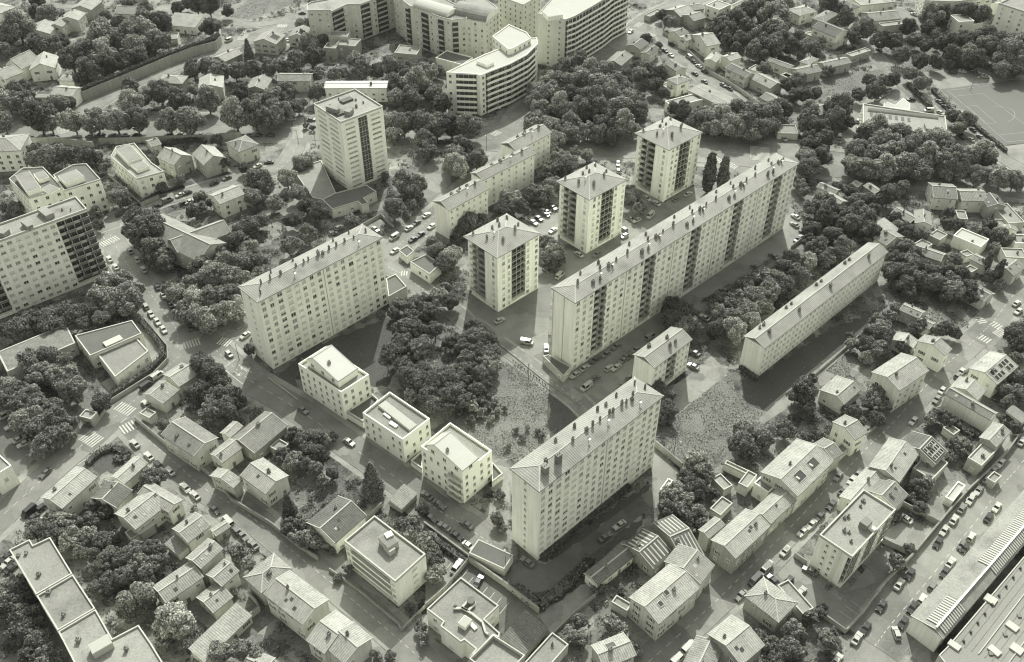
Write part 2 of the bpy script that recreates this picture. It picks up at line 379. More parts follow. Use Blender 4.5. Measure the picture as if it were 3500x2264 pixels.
# markings -------------------------------------------------------------------------------
mk = MB()
def quad_on(a, b, wd, z):
    t = (b-a).normalized(); n_ = Vector((-t.y, t.x))*wd/2
    mk.face([(*(a-n_), z), (*(b-n_), z), (*(b+n_), z), (*(a+n_), z)], M['paint'])
ZM = .125
def inroad(p, skip):
    for j, (q, wd, z, pv, d) in enumerate(ROADS):
        if j == skip: continue
        for i in range(0, len(q)-1):
            a, b = q[i], q[i+1]; ab = b-a; t = max(0, min(1, (p-a).dot(ab)/max(ab.length_squared, 1e-6)))
            if (p-(a+ab*t)).length < wd/2+.3: return True
    return False
for j, (p, wd, z, pv, dash) in enumerate(ROADS):
    acc = 0
    for i in range(len(p)-1):
        a, b = p[i], p[i+1]; L_ = (b-a).length; n = max(1, int(L_/3))
        for k in range(n):
            c0 = a.lerp(b, k/n); c1 = a.lerp(b, (k+.5)/n)
            if dash and not inroad(c0, j): quad_on(c0, c1, .16, ZM)
    if pv:   # raised kerb stones either side, left out where another road joins
        kb = MB()
        for sgn in (1, -1):
            q = offs(p, sgn*(wd/2+.1))
            for i in range(len(q)-1):
                n = max(1, int((q[i+1]-q[i]).length/4))
                for k in range(n):
                    a, b = q[i].lerp(q[i+1], k/n), q[i].lerp(q[i+1], (k+1)/n)
                    if not inroad(a, j) and not inroad(b, j): kb.bar((*a, 0), (*b, 0), .2, .13, M['concrete'])
        if kb.v: struct('kerb', kb)
def zebra(t, x1, y1, x2, y2, ln=3.5, sp=1.0):
    a, b = G(t, x1, y1), G(t, x2, y2); L_ = (b-a).length; d = (b-a)/L_; n_ = Vector((-d.y, d.x)); n = int(L_/sp)
    for k in range(n):
        c = a+d*(k+.5)*sp
        quad_on(c-n_*ln/2, c+n_*ln/2, .5, ZM)
def line(t, x1, y1, x2, y2, wd=.15): quad_on(G(t, x1, y1), G(t, x2, y2), wd, ZM)
for q in (('b1',880,745,1040,670,4),('c1',1030,735,1170,800,4),('c1',1060,960,1200,890,4.5),('c1',740,990,870,1070,5),('c1',1610,215,1760,170,4),('c1',1920,165,2040,200,4),
          ('a2',310,1035,300,1220,5),('a1',2180,260,2110,360,5),('a1',510,1100,590,1170,6),('a2',120,230,220,230,4),('b2',1460,990,1530,990,3),('a3',2045,1290,2045,1415,9),
          ('a3',1620,1380,1850,1480,4),('a4',1150,600,1250,610,5),('a4',1410,850,1510,880,4),('a3',960,240,1010,200,4),('a3',1060,300,1130,320,4),('a3',1100,240,1170,200,4),('a3',780,290,850,290,4),
          ('c4',1920,130,2010,180,3.5),('c4',2060,120,2140,80,3.5),('b4',1900,1370,1970,1440,3.5),('b4',2020,1420,2120,1480,3.5),('a2',2010,1190,2080,1150,4),('a2',1280,1240,1340,1230,5)):
    zebra(*q)
for k in range(9):    # bays below the garage
    x, y = -230+k*62, 700+k*45
    line('d3', x+90, y-40, x+10, y+60)
for k in range(6): line('c1', 80+k*35, 960+k*55, 190+k*35, 900+k*55, .12)
for k in range(8): line('b2', 1400+k*50, 200-k*8, 1470+k*50, 280-k*8, .12)
for k in range(3): line('d4', 690+k*50, 1090-k*45, 800+k*50, 1170-k*45, .12)
for k in range(7): line('b1', 1240+k*0, 0, 1240, 1, .12) if 0 else None
def arrow(t, x1, y1, x2, y2):
    a, b = G(t, x1, y1), G(t, x2, y2); d = (b-a).normalized(); n_ = Vector((-d.y, d.x))
    quad_on(a, b-d*1.2, .3, ZM); c = b-d*1.4
    mk.face([(*(c-n_*.7), ZM), (*(b), ZM), (*(c+n_*.7), ZM)], M['paint'])
arrow('c1', 2165, 440, 2110, 400); arrow('c1', 2050, 435, 2110, 480)
for a in (('c1',1060,890,1110,850),('c1',680,1260,820,1170),('b1',890,635,1060,580),('b1',890,640,920,690),('c1',1970,400,2070,330),('c1',1980,430,2130,550),('c1',2090,380,2210,450)): line(*a, .25)
# pitch
pp = GP('a4 1575,785 2050,730 2330,700 2700,960 2500,1240 2130,1275'); mark(pp); sheet('sports_pitch', pp, .03, M['pitch'])
for s in ('1640,797 2060,745','1640,797 2160,1250','2160,1250 2500,1215','1700,848 1945,822','1945,822 2420,1170','1810,935 1890,928','1890,928 2065,1082','2065,1082 1985,1088','2105,1185 2330,1163','1810,935 1985,1088'):
    a, b = s.split(); x1, y1 = map(float, a.split(',')); x2, y2 = map(float, b.split(',')); line('a4', x1, y1, x2, y2, .13)
_c = G('a4', 2085, 1010); _prev = None
for k in range(13):
    t_ = R_(-20+k*15); q_ = G('a4', 2090+140*math.sin(t_), 1010-75*math.cos(t_)-0)
    if _prev is not None and k < 12: quad_on(_prev, q_, .13, ZM)
    _prev = q_
o = mk.build('road_markings'); o['kind'] = 'structure'
# ------------------------------------------------------------------ window meshes (face -Y, origin at centre of opening)
_wm = {}
def winmesh(kind, w_=1.3, h_=1.35):
    key = (kind, w_, h_)
    if key in _wm: return _wm[key]
    b = MB(); x, z = w_/2, h_/2; t = .09
    fr = M['white'] if kind != 'gallery' else M['trim']
    b.box(-x, -.02, -z, x, .06, z, M['glass'])
    for (x0, z0, x1, z1) in ((-x-t,-z-t,x+t,-z),(-x-t,z,x+t,z+t),(-x-t,-z,-x,z),(x,-z,x+t,z)): b.box(x0, -.09, z0, x1, .05, z1, fr)
    b.box(-.035, -.06, -z, .035, -.021, z, fr)
    if kind == 'closed': b.box(-x+.01, -.055, -z+.15, x-.01, -.022, z, M['shutter'])
    elif kind == 'half': b.box(-x+.01, -.055, -.05, x-.01, -.022, z, M['shutter'])
    elif kind == 'louvre':
        for s in (-1, 1): b.box(min(s*(x+.1), s*(x+.75)), -.05, -z, max(s*(x+.1), s*(x+.75)), .04, z, M['shutter_d'])
    elif kind == 'gallery': b.box(-x, -.06, -.04, x, -.021, .04, fr)
    if kind in ('closed', 'half', 'open'): b.box(-x-.15, -.2, -z-.18, x+.15, .04, -z-t, M['trim'])
    _wm[key] = b.mesh('window'); return _wm[key]
def doormesh():
    if 'door' in _wm: return _wm['door']
    b = MB(); b.box(-.5, -.05, 0, .5, .04, 2.1, M['wood']); b.box(-.6, -.08, 2.1, .6, .04, 2.2, M['trim'])
    b.box(-.6, -.08, 0, -.5, .04, 2.1, M['trim']); b.box(.5, -.08, 0, .6, .04, 2.1, M['trim'])
    _wm['door'] = b.mesh('door'); return _wm['door']
_ch = {}
def chimney(root, x, y, z, s=.7, h=1.5, name='chimney', cap=True):
    h = h*.72
    key = (round(s, 1), round(h, 1), cap)
    if key not in _ch:
        b = MB(); b.box(-s/2, -s/2, -1.0, s/2, s/2, h, M['chim'])
        b.box(-s/2-.08, -s/2-.08, h, s/2+.08, s/2+.08, h+.12, M['chim'])
        if cap:
            for k in (-1, 1): b.tube((k*s*.22, 0), .13, .11, h+.12, h+.5, M['dark'], 6)
        _ch[key] = b.mesh('chimney')
    j_ = random.uniform(.8, 1.25)
    return put(name, _ch[key], root, (x, y, z), random.uniform(-.12, .12), (j_, random.uniform(.8, 1.2), random.uniform(.75, 1.2)))
def mast(root, x, y, z, h=2.4):
    if 'm' not in _ch:
        b = MB(); b.tube((0, 0), .05, .04, -.6, h, M['gutter'], 5)
        for k in range(4): b.box(-.6+.08*k, -.03, h-.2-.22*k, .6-.08*k, .03, h-.15-.22*k, M['gutter'])
        b.tube((0.35, 0), .05, .45, h-1.3, h-1.25, M['white'], 8); b.box(0, -.03, h-1.33, .4, .03, h-1.27, M['gutter'])
        _ch['m'] = b.mesh('roof_antenna')
    return put('roof_antenna', _ch['m'], root, (x, y, z))
def place_windows(root, pl, me_of, cap=100, name='window'):
    """pl: (kind, x, y, z, rz, [w,h]); the `cap` nearest as parts, the rest one part of kind stuff"""
    mw = Matrix.Translation(root.location) @ root.rotation_euler.to_matrix().to_4x4()
    pl = sorted(pl, key=lambda q: proj(mw @ Vector((q[1], q[2], q[3])))[2])
    for q in pl[:cap]: put(name, me_of(q), root, (q[1], q[2], q[3]), q[4])
    if len(pl) > cap:
        b = MB()
        for q in pl[cap:]:
            me = me_of(q); i0 = len(b.v); c, s = math.cos(q[4]), math.sin(q[4])
            b.v += [(v.co.x*c-v.co.y*s+q[1], v.co.x*s+v.co.y*c+q[2], v.co.z+q[3]) for v in me.vertices]
            for p_ in me.polygons:
                b.f.append(tuple(i0+i for i in p_.vertices)); b.m.append(b.mi(me.materials[p_.material_index]))
        o = b.build(name+'_rows', root); o['kind'] = 'stuff'
WK = ['closed', 'half', 'open']
def me_w(q):
    d = q[5] if len(q) > 5 else (1.3, 1.35)
    return winmesh(q[0], *d)
# ------------------------------------------------------------------ roofs in local frame, eaves rectangle [-e..L+e] x [-e..W+e]
def roof_mesh(kind, L, W, h, e, slope, frac, mk_, dark=False):
    """returns (MB, zfun). kind gx / gy / h ; mk_ tile key"""
    b = MB(); th = .22
    tx, ty = M['tile_'+mk_+'x'] if mk_ in 'lmd' else M[mk_], M['tile_'+mk_+'y'] if mk_ in 'lmd' else M[mk_]
    x0, x1, y0, y1 = -e, L+e, -e, W+e
    if kind == 'gx':
        yr = y0+(y1-y0)*frac; rise = slope*min(yr-y0, y1-yr) if frac in (.5,) else slope*(y1-y0)/2
        zr = h+rise
        b.slabq([(x0,y0,h),(x1,y0,h),(x1,yr,zr),(x0,yr,zr)], th, tx)
        b.slabq([(x0,yr,zr+.003),(x1,yr,zr+.003),(x1,y1,h),(x0,y1,h)], th, tx)
        b.bar((x0,yr,zr-.02),(x1,yr,zr-.02), .4, .12, M['ridge'])
        for x in (x0+.12, x1-.12):
            b.bar((x,y0,h-.02),(x,yr,zr-.02), .24, .09, M['ridge']); b.bar((x,yr,zr-.02),(x,y1,h-.02), .24, .09, M['ridge'])
        b.box(x0, y0-.12, h-.2, x1, y0-.003, h-.06, M['gutter'])
        zf = lambda x, y: h+(zr-h)*((y-y0)/(yr-y0) if y < yr else (y1-y)/(y1-yr))
    elif kind == 'gy':
        xr = x0+(x1-x0)*frac; zr = h+slope*(x1-x0)/2
        b.slabq([(x0,y0,h),(xr,y0,zr),(xr,y1,zr),(x0,y1,h)], th, ty)
        b.slabq([(xr,y0,zr+.003),(x1,y0,h),(x1,y1,h),(xr,y1,zr+.003)], th, ty)
        b.bar((xr,y0,zr-.02),(xr,y1,zr-.02), .4, .12, M['ridge'])
        for y in (y0+.12, y1-.12):
            b.bar((x0,y,h-.02),(xr,y,zr-.02), .24, .09, M['ridge']); b.bar((xr,y,zr-.02),(x1,y,h-.02), .24, .09, M['ridge'])
        b.box(x0-.12, y0, h-.2, x0-.003, y1, h-.06, M['gutter'])
        zf = lambda x, y: h+(zr-h)*((x-x0)/(xr-x0) if x < xr else (x1-x)/(x1-xr))
    else:   # hip
        lx, ly = x1-x0, y1-y0; half = min(lx, ly)/2; zr = h+slope*half
        if lx >= ly: a = (x0+half, (y0+y1)/2, zr); c = (x1-half, (y0+y1)/2, zr)
        else: a = ((x0+x1)/2, y0+half, zr); c = ((x0+x1)/2, y1-half, zr)
        if (Vector(a)-Vector(c)).length < .05: c = (c[0]+.05, c[1], c[2])
        c00, c10, c11, c01 = (x0,y0,h),(x1,y0,h),(x1,y1,h),(x0,y1,h)
        if lx >= ly:
            b.slabq([c00,c10,c,a], th, tx); b.slabq([c11,c01,a,c], th, tx); b.slabq([c10,c11,c], th, ty); b.slabq([c01,c00,a], th, ty)
            hips = ((c00,a),(c01,a),(c10,c),(c11,c),(a,c))
        else:
            b.slabq([c00,c10,a], th, tx); b.slabq([c11,c01,c], th, tx); b.slabq([c10,c11,c,a], th, ty); b.slabq([c01,c00,a,c], th, ty)
            hips = ((c00,a),(c10,a),(c01,c),(c11,c),(a,c))
        for p, q in hips: b.bar((p[0],p[1],p[2]-.02),(q[0],q[1],q[2]-.02), .3, .1, M['ridge'])
        b.box(x0, y0-.12, h-.2, x1, y0-.003, h-.06, M['gutter']); b.box(x0-.12, y0, h-.2, x0-.003, y1, h-.06, M['gutter'])
        zf = lambda x, y: h+slope*max(0, min(x-x0, x1-x, y-y0, y1-y))
    return b, zf
def frame(t, A, B, C, h, e):
    a, b_, c = G(t, *A, h), G(t, *B, h), G(t, *C, h)
    u = (c-b_); L = u.length; u = u/L; wv = Vector((-u.y, u.x)); W = (a-b_).dot(wv)
    if W < 1.5: print('WARN width', t, A, B, C, round(W, 1)); W = max(abs(W), 3)
    ang = math.atan2(u.y, u.x); o = b_+(u+wv)*e
    return o, ang, L-2*e, W-2*e
def walls(b, kind, L, W, h, slope, frac, e, m, z0=0):
    """closed wall body, tops just under the roof sheets"""
    th = .24
    if kind == 'gx':
        x0, x1, y0, y1 = 0, L, 0, W; Y0, Y1 = -e, W+e; yr = Y0+(Y1-Y0)*frac
        zr = slope*(Y1-Y0)/2 if frac != .5 else slope*min(yr-Y0, Y1-yr)
        zz = lambda y: h-th+zr*((y-Y0)/(yr-Y0) if y < yr else (Y1-y)/(Y1-yr))
        prof = [(0, z0), (W, z0), (W, zz(W)), (yr, zz(yr)), (0, zz(0))]
        i = len(b.v); k = b.mi(m)
        b.v += [(0, p[0], p[1]) for p in prof]+[(L, p[0], p[1]) for p in prof]
        b.f += [tuple(i+j for j in (4,3,2,1,0)), tuple(i+5+j for j in range(5))]; b.m += [k, k]
        for a in range(5): c = (a+1) % 5; b.f.append((i+a, i+c, i+5+c, i+5+a)); b.m.append(k)
    elif kind == 'gy':
        X0, X1 = -e, L+e; xr = X0+(X1-X0)*frac; zr = slope*(X1-X0)/2
        zz = lambda x: h-th+zr*((x-X0)/(xr-X0) if x < xr else (X1-x)/(X1-xr))
        prof = [(0, z0), (L, z0), (L, zz(L)), (xr, zz(xr)), (0, zz(0))]
        i = len(b.v); k = b.mi(m)
        b.v += [(p[0], 0, p[1]) for p in prof]+[(p[0], W, p[1]) for p in prof]
        b.f += [tuple(i+j for j in range(5)), tuple(i+5+j for j in (4,3,2,1,0))]; b.m += [k, k]
        for a in range(5): c = (a+1) % 5; b.f.append((i+c, i+a, i+5+a, i+5+c)); b.m.append(k)
    elif kind == 'h': b.box(0, 0, z0, L, W, h-.2, m)
def flat_roof(L, W, h, m, pm=None, ph=.5, pt=.28):
    b = MB(); pm = pm or M['trim']
    b.box(pt, pt, h-.25, L-pt, W-pt, h-.05, m)
    b.box(-.05, -.05, h-.3, L+.05, pt, h+ph, pm); b.box(-.05, W-pt, h-.3, L+.05, W+.05, h+ph, pm)
    b.box(-.05, pt, h-.3, pt, W-pt, h+ph, pm); b.box(L-pt, pt, h-.3, L+.05, W-pt, h+ph, pm)
    return b
RR = random.Random(5)
def house(t, A, B, C, h, roof, label, name='house', cat='house', slope=None, frac=.5, e=.4, wm=None, win='louvre', parent=None, z0=0,
          wr=.8, dens=3.3, door=True, chim=1, ph=.45, rm=None, fh=2.85):
    kind, _, fl = roof.partition('-')
    tone = 'l'
    if fl: tone = fl[0]
    elif kind in ('gx', 'gy', 'h'): tone = RR.choice('llmmm')
    if slope is None: slope = .36 if kind != 'h' else .34
    if kind in 'fm': e = 0
    o, ang, L, W = frame(t, A, B, C, h, e)
    wm = M[wm] if wm else M[RR.choice(['wall2', 'wall2', 'wall3'])]
    if parent is None:
        root = empty(name, (o.x, o.y, 0), ang); tag(root, label, cat)
        ox, oy, oa = 0, 0, 0
    else:
        root = parent; mi = (Matrix.Translation(root.location) @ root.rotation_euler.to_matrix().to_4x4()).inverted()
        q = mi @ Vector((o.x, o.y, 0)); ox, oy = q.x, q.y; oa = ang-root.rotation_euler.z
    cu, su = math.cos(ang), math.sin(ang)
    fp = [Vector((o.x+x*cu-y*su, o.y+x*su+y*cu)) for x, y in ((-.5,-.5),(L+.5,-.5),(L+.5,W+.5),(-.5,W+.5))]; mark(fp, 2)
    def P3(ob): ob.location = (ox, oy, 0); ob.rotation_euler = (0, 0, oa); return ob
    wb = MB()
    if kind == 'f': wb.box(0, 0, z0, L, W, h-.26, wm)
    elif kind == 'm': 
        wb.prism([(0,0),(L,0),(L,W),(0,W)], z0, [h-.2, h-.2, h-.2+slope*W*.5, h-.2+slope*W*.5], wm)
    else: walls(wb, kind, L, W, h, slope, frac, e, wm, z0)
    P3(wb.build('wall', root))
    if kind == 'f':
        rmat = M[rm] if rm else M['gravel']
        rb = flat_roof(L, W, h, rmat, M['white'] if wm == M['wall'] or wm == M['white'] else M['trim'], ph); zf = lambda x, y: h-.05
    elif kind == 'm':
        rb = MB(); rmat = M[rm] if rm else M['tile_'+tone+'x']
        s2 = slope*.5
        rb.slabq([(-.3,-.3,h-.3*s2),(L+.3,-.3,h-.3*s2),(L+.3,W+.3,h+(W+.3)*s2),(-.3,W+.3,h+(W+.3)*s2)], .18, rmat); zf = lambda x, y: h+y*s2
    else: rb, zf = roof_mesh(kind, L, W, h, e, slope, frac, rm or tone)
    ro = P3(rb.build('roof', root))
    def put2(nm, me, x, y, z, rz=0):
        q = Matrix.Rotation(oa, 3, 'Z') @ Vector((x, y, 0)); return put(nm, me, root, (q.x+ox, q.y+oy, z), rz+oa)
    # chimneys are sub-parts of the roof
    for c in range(chim if h > 3.9 and min(L, W) > 4 and kind != 'm' else 0):
        x, y = RR.uniform(.15, .85)*L, RR.uniform(.3, .75)*W
        co = chimney(ro, x, y, zf(x, y), RR.choice([.6, .7, .9]), RR.choice([1.0, 1.3]))
    if win:
        nf = max(1, int((h-.3-z0)/fh))
        pl = []; dd = False
        dn = proj((o.x, o.y, h))[2]
        de = dens if dn < 330 else dens*1.25
        for face, len_ in (('R', L), ('L', W)):
            n = int((len_-.8)/de)
            if n < 1: continue
            for fl_ in range(nf):
                z = z0+fl_*fh+1.75
                for k in range(n):
                    if RR.random() > wr: continue
                    s = (k+.5)*len_/n
                    if face == 'R' and fl_ == 0 and not dd and door and k >= n//2:
                        put2('door', doormesh(), s, -.001, z0+.02); dd = True; continue
                    kk = RR.choice(['louvre', 'louvre', 'closed', 'half']) if win == 'louvre' else win
                    sz = (1.0, 1.3) if win == 'louvre' else (1.3, 1.35)
                    if face == 'R': put2('window', winmesh(kk, *sz), s, -.001, z)
                    else: put2('window', winmesh(kk, *sz), -.001, s, z, -math.pi/2)
    return dict(root=root, L=L, W=W, h=h, zf=zf, roof=ro, o=o, ang=ang, put=put2, P3=P3)
# ------------------------------------------------------------------ apartment slabs
def slab(t, A, B, C, h, label, patR, patL, nf, name='apartment_block', roof='hip', slope=.12, e=.5, fh=None, wallm='wall', chs=(), group=None,
         base=True, roofm=None, ridge_frac=.5, dep=1.4, balcony='panel', dims=None, wsz=(1.4, 1.4), notch=None):
    o, ang, L, W = frame(t, A, B, C, h, e if roof != 'flat' else 0)
    if dims: L, W = dims
    if roof == 'flat': e = 0
    root = empty(name, (o.x, o.y, 0), ang); tag(root, label, 'apartment block', group)
    cu, su = math.cos(ang), math.sin(ang)
    mark([Vector((o.x+x*cu-y*su, o.y+x*su+y*cu)) for x, y in ((-1,-1),(L+1,-1),(L+1,W+1),(-1,W+1))], 2)
    fh = fh or (h-.5)/nf
    wm = M[wallm]; wb = MB(); top = h-.22
    TOT = {'w':1,'W':1.15,'s':.9,'p':.16,'b':.6,'B':1.2,'L':1.9,'G':2.6,'n':.8,'X':3.6,'R':7.5}
    def mods(p, ln):
        tot = sum(TOT[c] for c in p); x = 0; out = []
        for c in p: wd = TOT[c]/tot*ln; out.append((c, x, x+wd)); x += wd
        return out
    mR = mods(patR, L); mL = mods(patL, W)
    xo = lambda a_: notch[1] if notch and a_ >= notch[0]*W-.01 else 0.0
    hasR = any(c in 'LGR' for c in patR); hasL = any(c in 'LGR' for c in patL)
    dR = dep if hasR else 0; dL = (dep+(notch[1] if notch else 0)) if hasL else 0
    wb.box(dL, dR, 0, L, W, top, wm)
    rec = []
    def strip(ms, dd, ax, other):
        run = None; segs = []
        for c, a, b_ in ms+[('L', None, None)]:
            if c not in 'LGR':
                if run is None: run = [a, b_]
                elif ax == 'L' and xo(a) != xo(run[0]): segs.append(tuple(run)); run = [a, b_]
                else: run[1] = b_
            else:
                if run: segs.append(tuple(run)); run = None
                if a is not None: rec.append((ax, c, a, b_))
        for a, b_ in segs:
            if ax == 'R': wb.box(a, 0, 0, b_, dd, top, wm)
            else: wb.box(xo(a), max(a, dR), 0, dd, b_, top, wm)
        for r in rec:   # head of each recess closed under the eaves and a plinth at the ground
            if r[0] != ax: continue
            a, b_ = r[2], r[3]
            if ax == 'R': wb.box(a, 0, top-.5, b_, dd, top, wm); wb.box(a, 0.02, 0, b_, dd, fh*.35, wm)
            else: wb.box(xo(a), max(a, dR), top-.5, dd, b_, top, wm); wb.box(xo(a)+.02, max(a, dR), 0, dd, b_, fh*.35, wm)
    if hasR: strip(mR, dR, 'R', W)
    if hasL: strip(mL, dL, 'L', L)
    wb.build('wall', root)
    # pilaster strips, windows
    pl = []; bal = []
    rr = random.Random(int(L*100))
    for ax, ms in (('R', mR), ('L', mL)):
        rz = 0 if ax == 'R' else -math.pi/2
        dd = dR if ax == 'R' else dL
        def at(s, off): return (s, off) if ax == 'R' else (off, s)
        for c, a, b_ in ms:
            mid = (a+b_)/2
            if c == 'p':
                pb = MB(); x, y = at(mid, 0)
                if ax == 'R': pb.box(mid-.12, -.14, 0, mid+.12, -.002, top-.1, M['trim'])
                else: pb.box(-.14, mid-.12, 0, -.002, mid+.12, top-.1, M['trim'])
                pb.build('pilaster', root)
            if c in 'wWnsX':
                for k in range(nf):
                    z = k*fh+fh*.55+(.15 if k else .1)
                    kind = rr.choices(WK, (.72, .2, .08))[0]; ofs = xo(a) if ax == 'L' else 0
                    if c == 'w': pl.append((kind, *at(mid, ofs-.001), z, rz, wsz))
                    elif c == 'W': pl.append((kind, *at(mid, ofs-.001), z, rz, (1.8, 1.5)))
                    elif c == 'X': pl.append((rr.choice(['closed', 'closed', 'closed', 'half']), *at(mid, ofs-.001), z, rz, (round((b_-a)*.72, 1), .75)))
                    elif c == 'n': pl.append(('open', *at(mid, ofs-.001), z, rz, (.7, .8)))
                    elif c == 's':
                        for j in (-1, 0, 1): pl.append(('open', *at(mid+j*.62, ofs-.001), z, rz, (.3, .75)))
            if c in 'LGR':
                gb = MB()
                a2 = max(a, dR) if ax == 'L' else a
                if ax == 'R': gb.box(a+.1, dd-.06, fh*.4, b_-.1, dd-.003, top-.55, M['recess'])
                else: gb.box(dd-.06, a2+.1, fh*.4, dd-.003, b_-.1, top-.55, M['recess'])
                # window frames of the loggia glazing
                n = max(2, int((b_-a2)/1.6))
                for k in range(n+1):
                    s = a2+.1+(b_-a2-.2)*k/n
                    if ax == 'R': gb.box(s-.04, dd-.1, fh*.4, s+.04, dd-.062, top-.55, M['trim'])
                    else: gb.box(dd-.1, s-.04, fh*.4, dd-.062, s+.04, top-.55, M['trim'])
                gb.build('loggia_glazing', root)
                for k in range(1 if c == 'L' else 1, nf):
                    z = k*fh
                    if z > top-1.2: continue
                    bal.append((ax, c, a2, b_, z, dd))
    def me_bal(ax, c, a, b_, dd, z):
        key = ('bal', ax, c, round(b_-a, 2), round(dd, 2), h)
        if key not in _wm:
            b = MB(); wd = b_-a
            if c == 'L':
                b.box(.02, -dd+.07 if 0 else -.12, -.12, wd-.02, dd-.11, .04, M['trim'])
                b.box(.02, -.2, -.12, wd*.33, -.121, .95, M['rail']); b.box(wd*.33+.04, -.17, -.02, wd-.02, -.121, .92, M['chim'])
                b.box(.02, -.24, .92, wd-.02, -.1, 1.0, M['trim'])
                b.box(wd*.48, -.115, .04, wd*.52, dd-.11, 2.5, M['trim'])
            elif c == 'R':
                b.box(.02, -.1, -.3, wd-.02, dd-.11, .06, M['white']); b.box(.02, -.16, -.32, wd-.02, -.101, .5, M['white'])
            else:
                b.box(.02, -.12, -.16, wd-.02, dd-.11, .06, M['trim'])
                n = 3
                for k in range(n+1):
                    s = .05+(wd-.1)*k/n; b.box(s-.06, -.14, .06, s+.06, .05, fh-.17, M['trim'])
                b.box(.05, -.08, .95, wd-.05, -.02, 1.02, M['trim'])
                b.box(.05, -.06, .06, wd-.05, -.03, .9, M['dark'])
            _wm[key] = b.mesh('balcony')
        return _wm[key]
    for ax, c, a, b_, z, dd in bal:
        me = me_bal(ax, c, a, b_, dd-(xo(a) if ax == 'L' else 0), z)
        if ax == 'R': put('balcony', me, root, (a, 0, z))
        else: put('balcony', me, root, (xo(a), b_, z), -math.pi/2)
    place_windows(root, pl, me_w)
    if roof == 'flat':
        rb = flat_roof(L, W, h, M[roofm or 'gravel'], M['trim'], .6, .35); zf = lambda x, y: h-.05
    elif roof == 'hip': rb, zf = roof_mesh('h', L, W, h, e, slope*2, .5, roofm or 'roofslab_x')
    else: rb, zf = roof_mesh('gx', L, W, h, e, slope*2, ridge_frac, roofm or 'roofslab_x')
    ro = rb.build('roof', root)
    for q in chs:
        fx, fy = q[0], q[1]; s = q[2] if len(q) > 2 else .9; hh = q[3] if len(q) > 3 else 1.5
        x, y = fx*L, fy*W
        if s == 0: mast(ro, x, y, zf(x, y))
        else: chimney(ro, x, y, zf(x, y), s, hh)
    return dict(root=root, L=L, W=W, h=h, zf=zf, roof=ro, o=o, ang=ang)
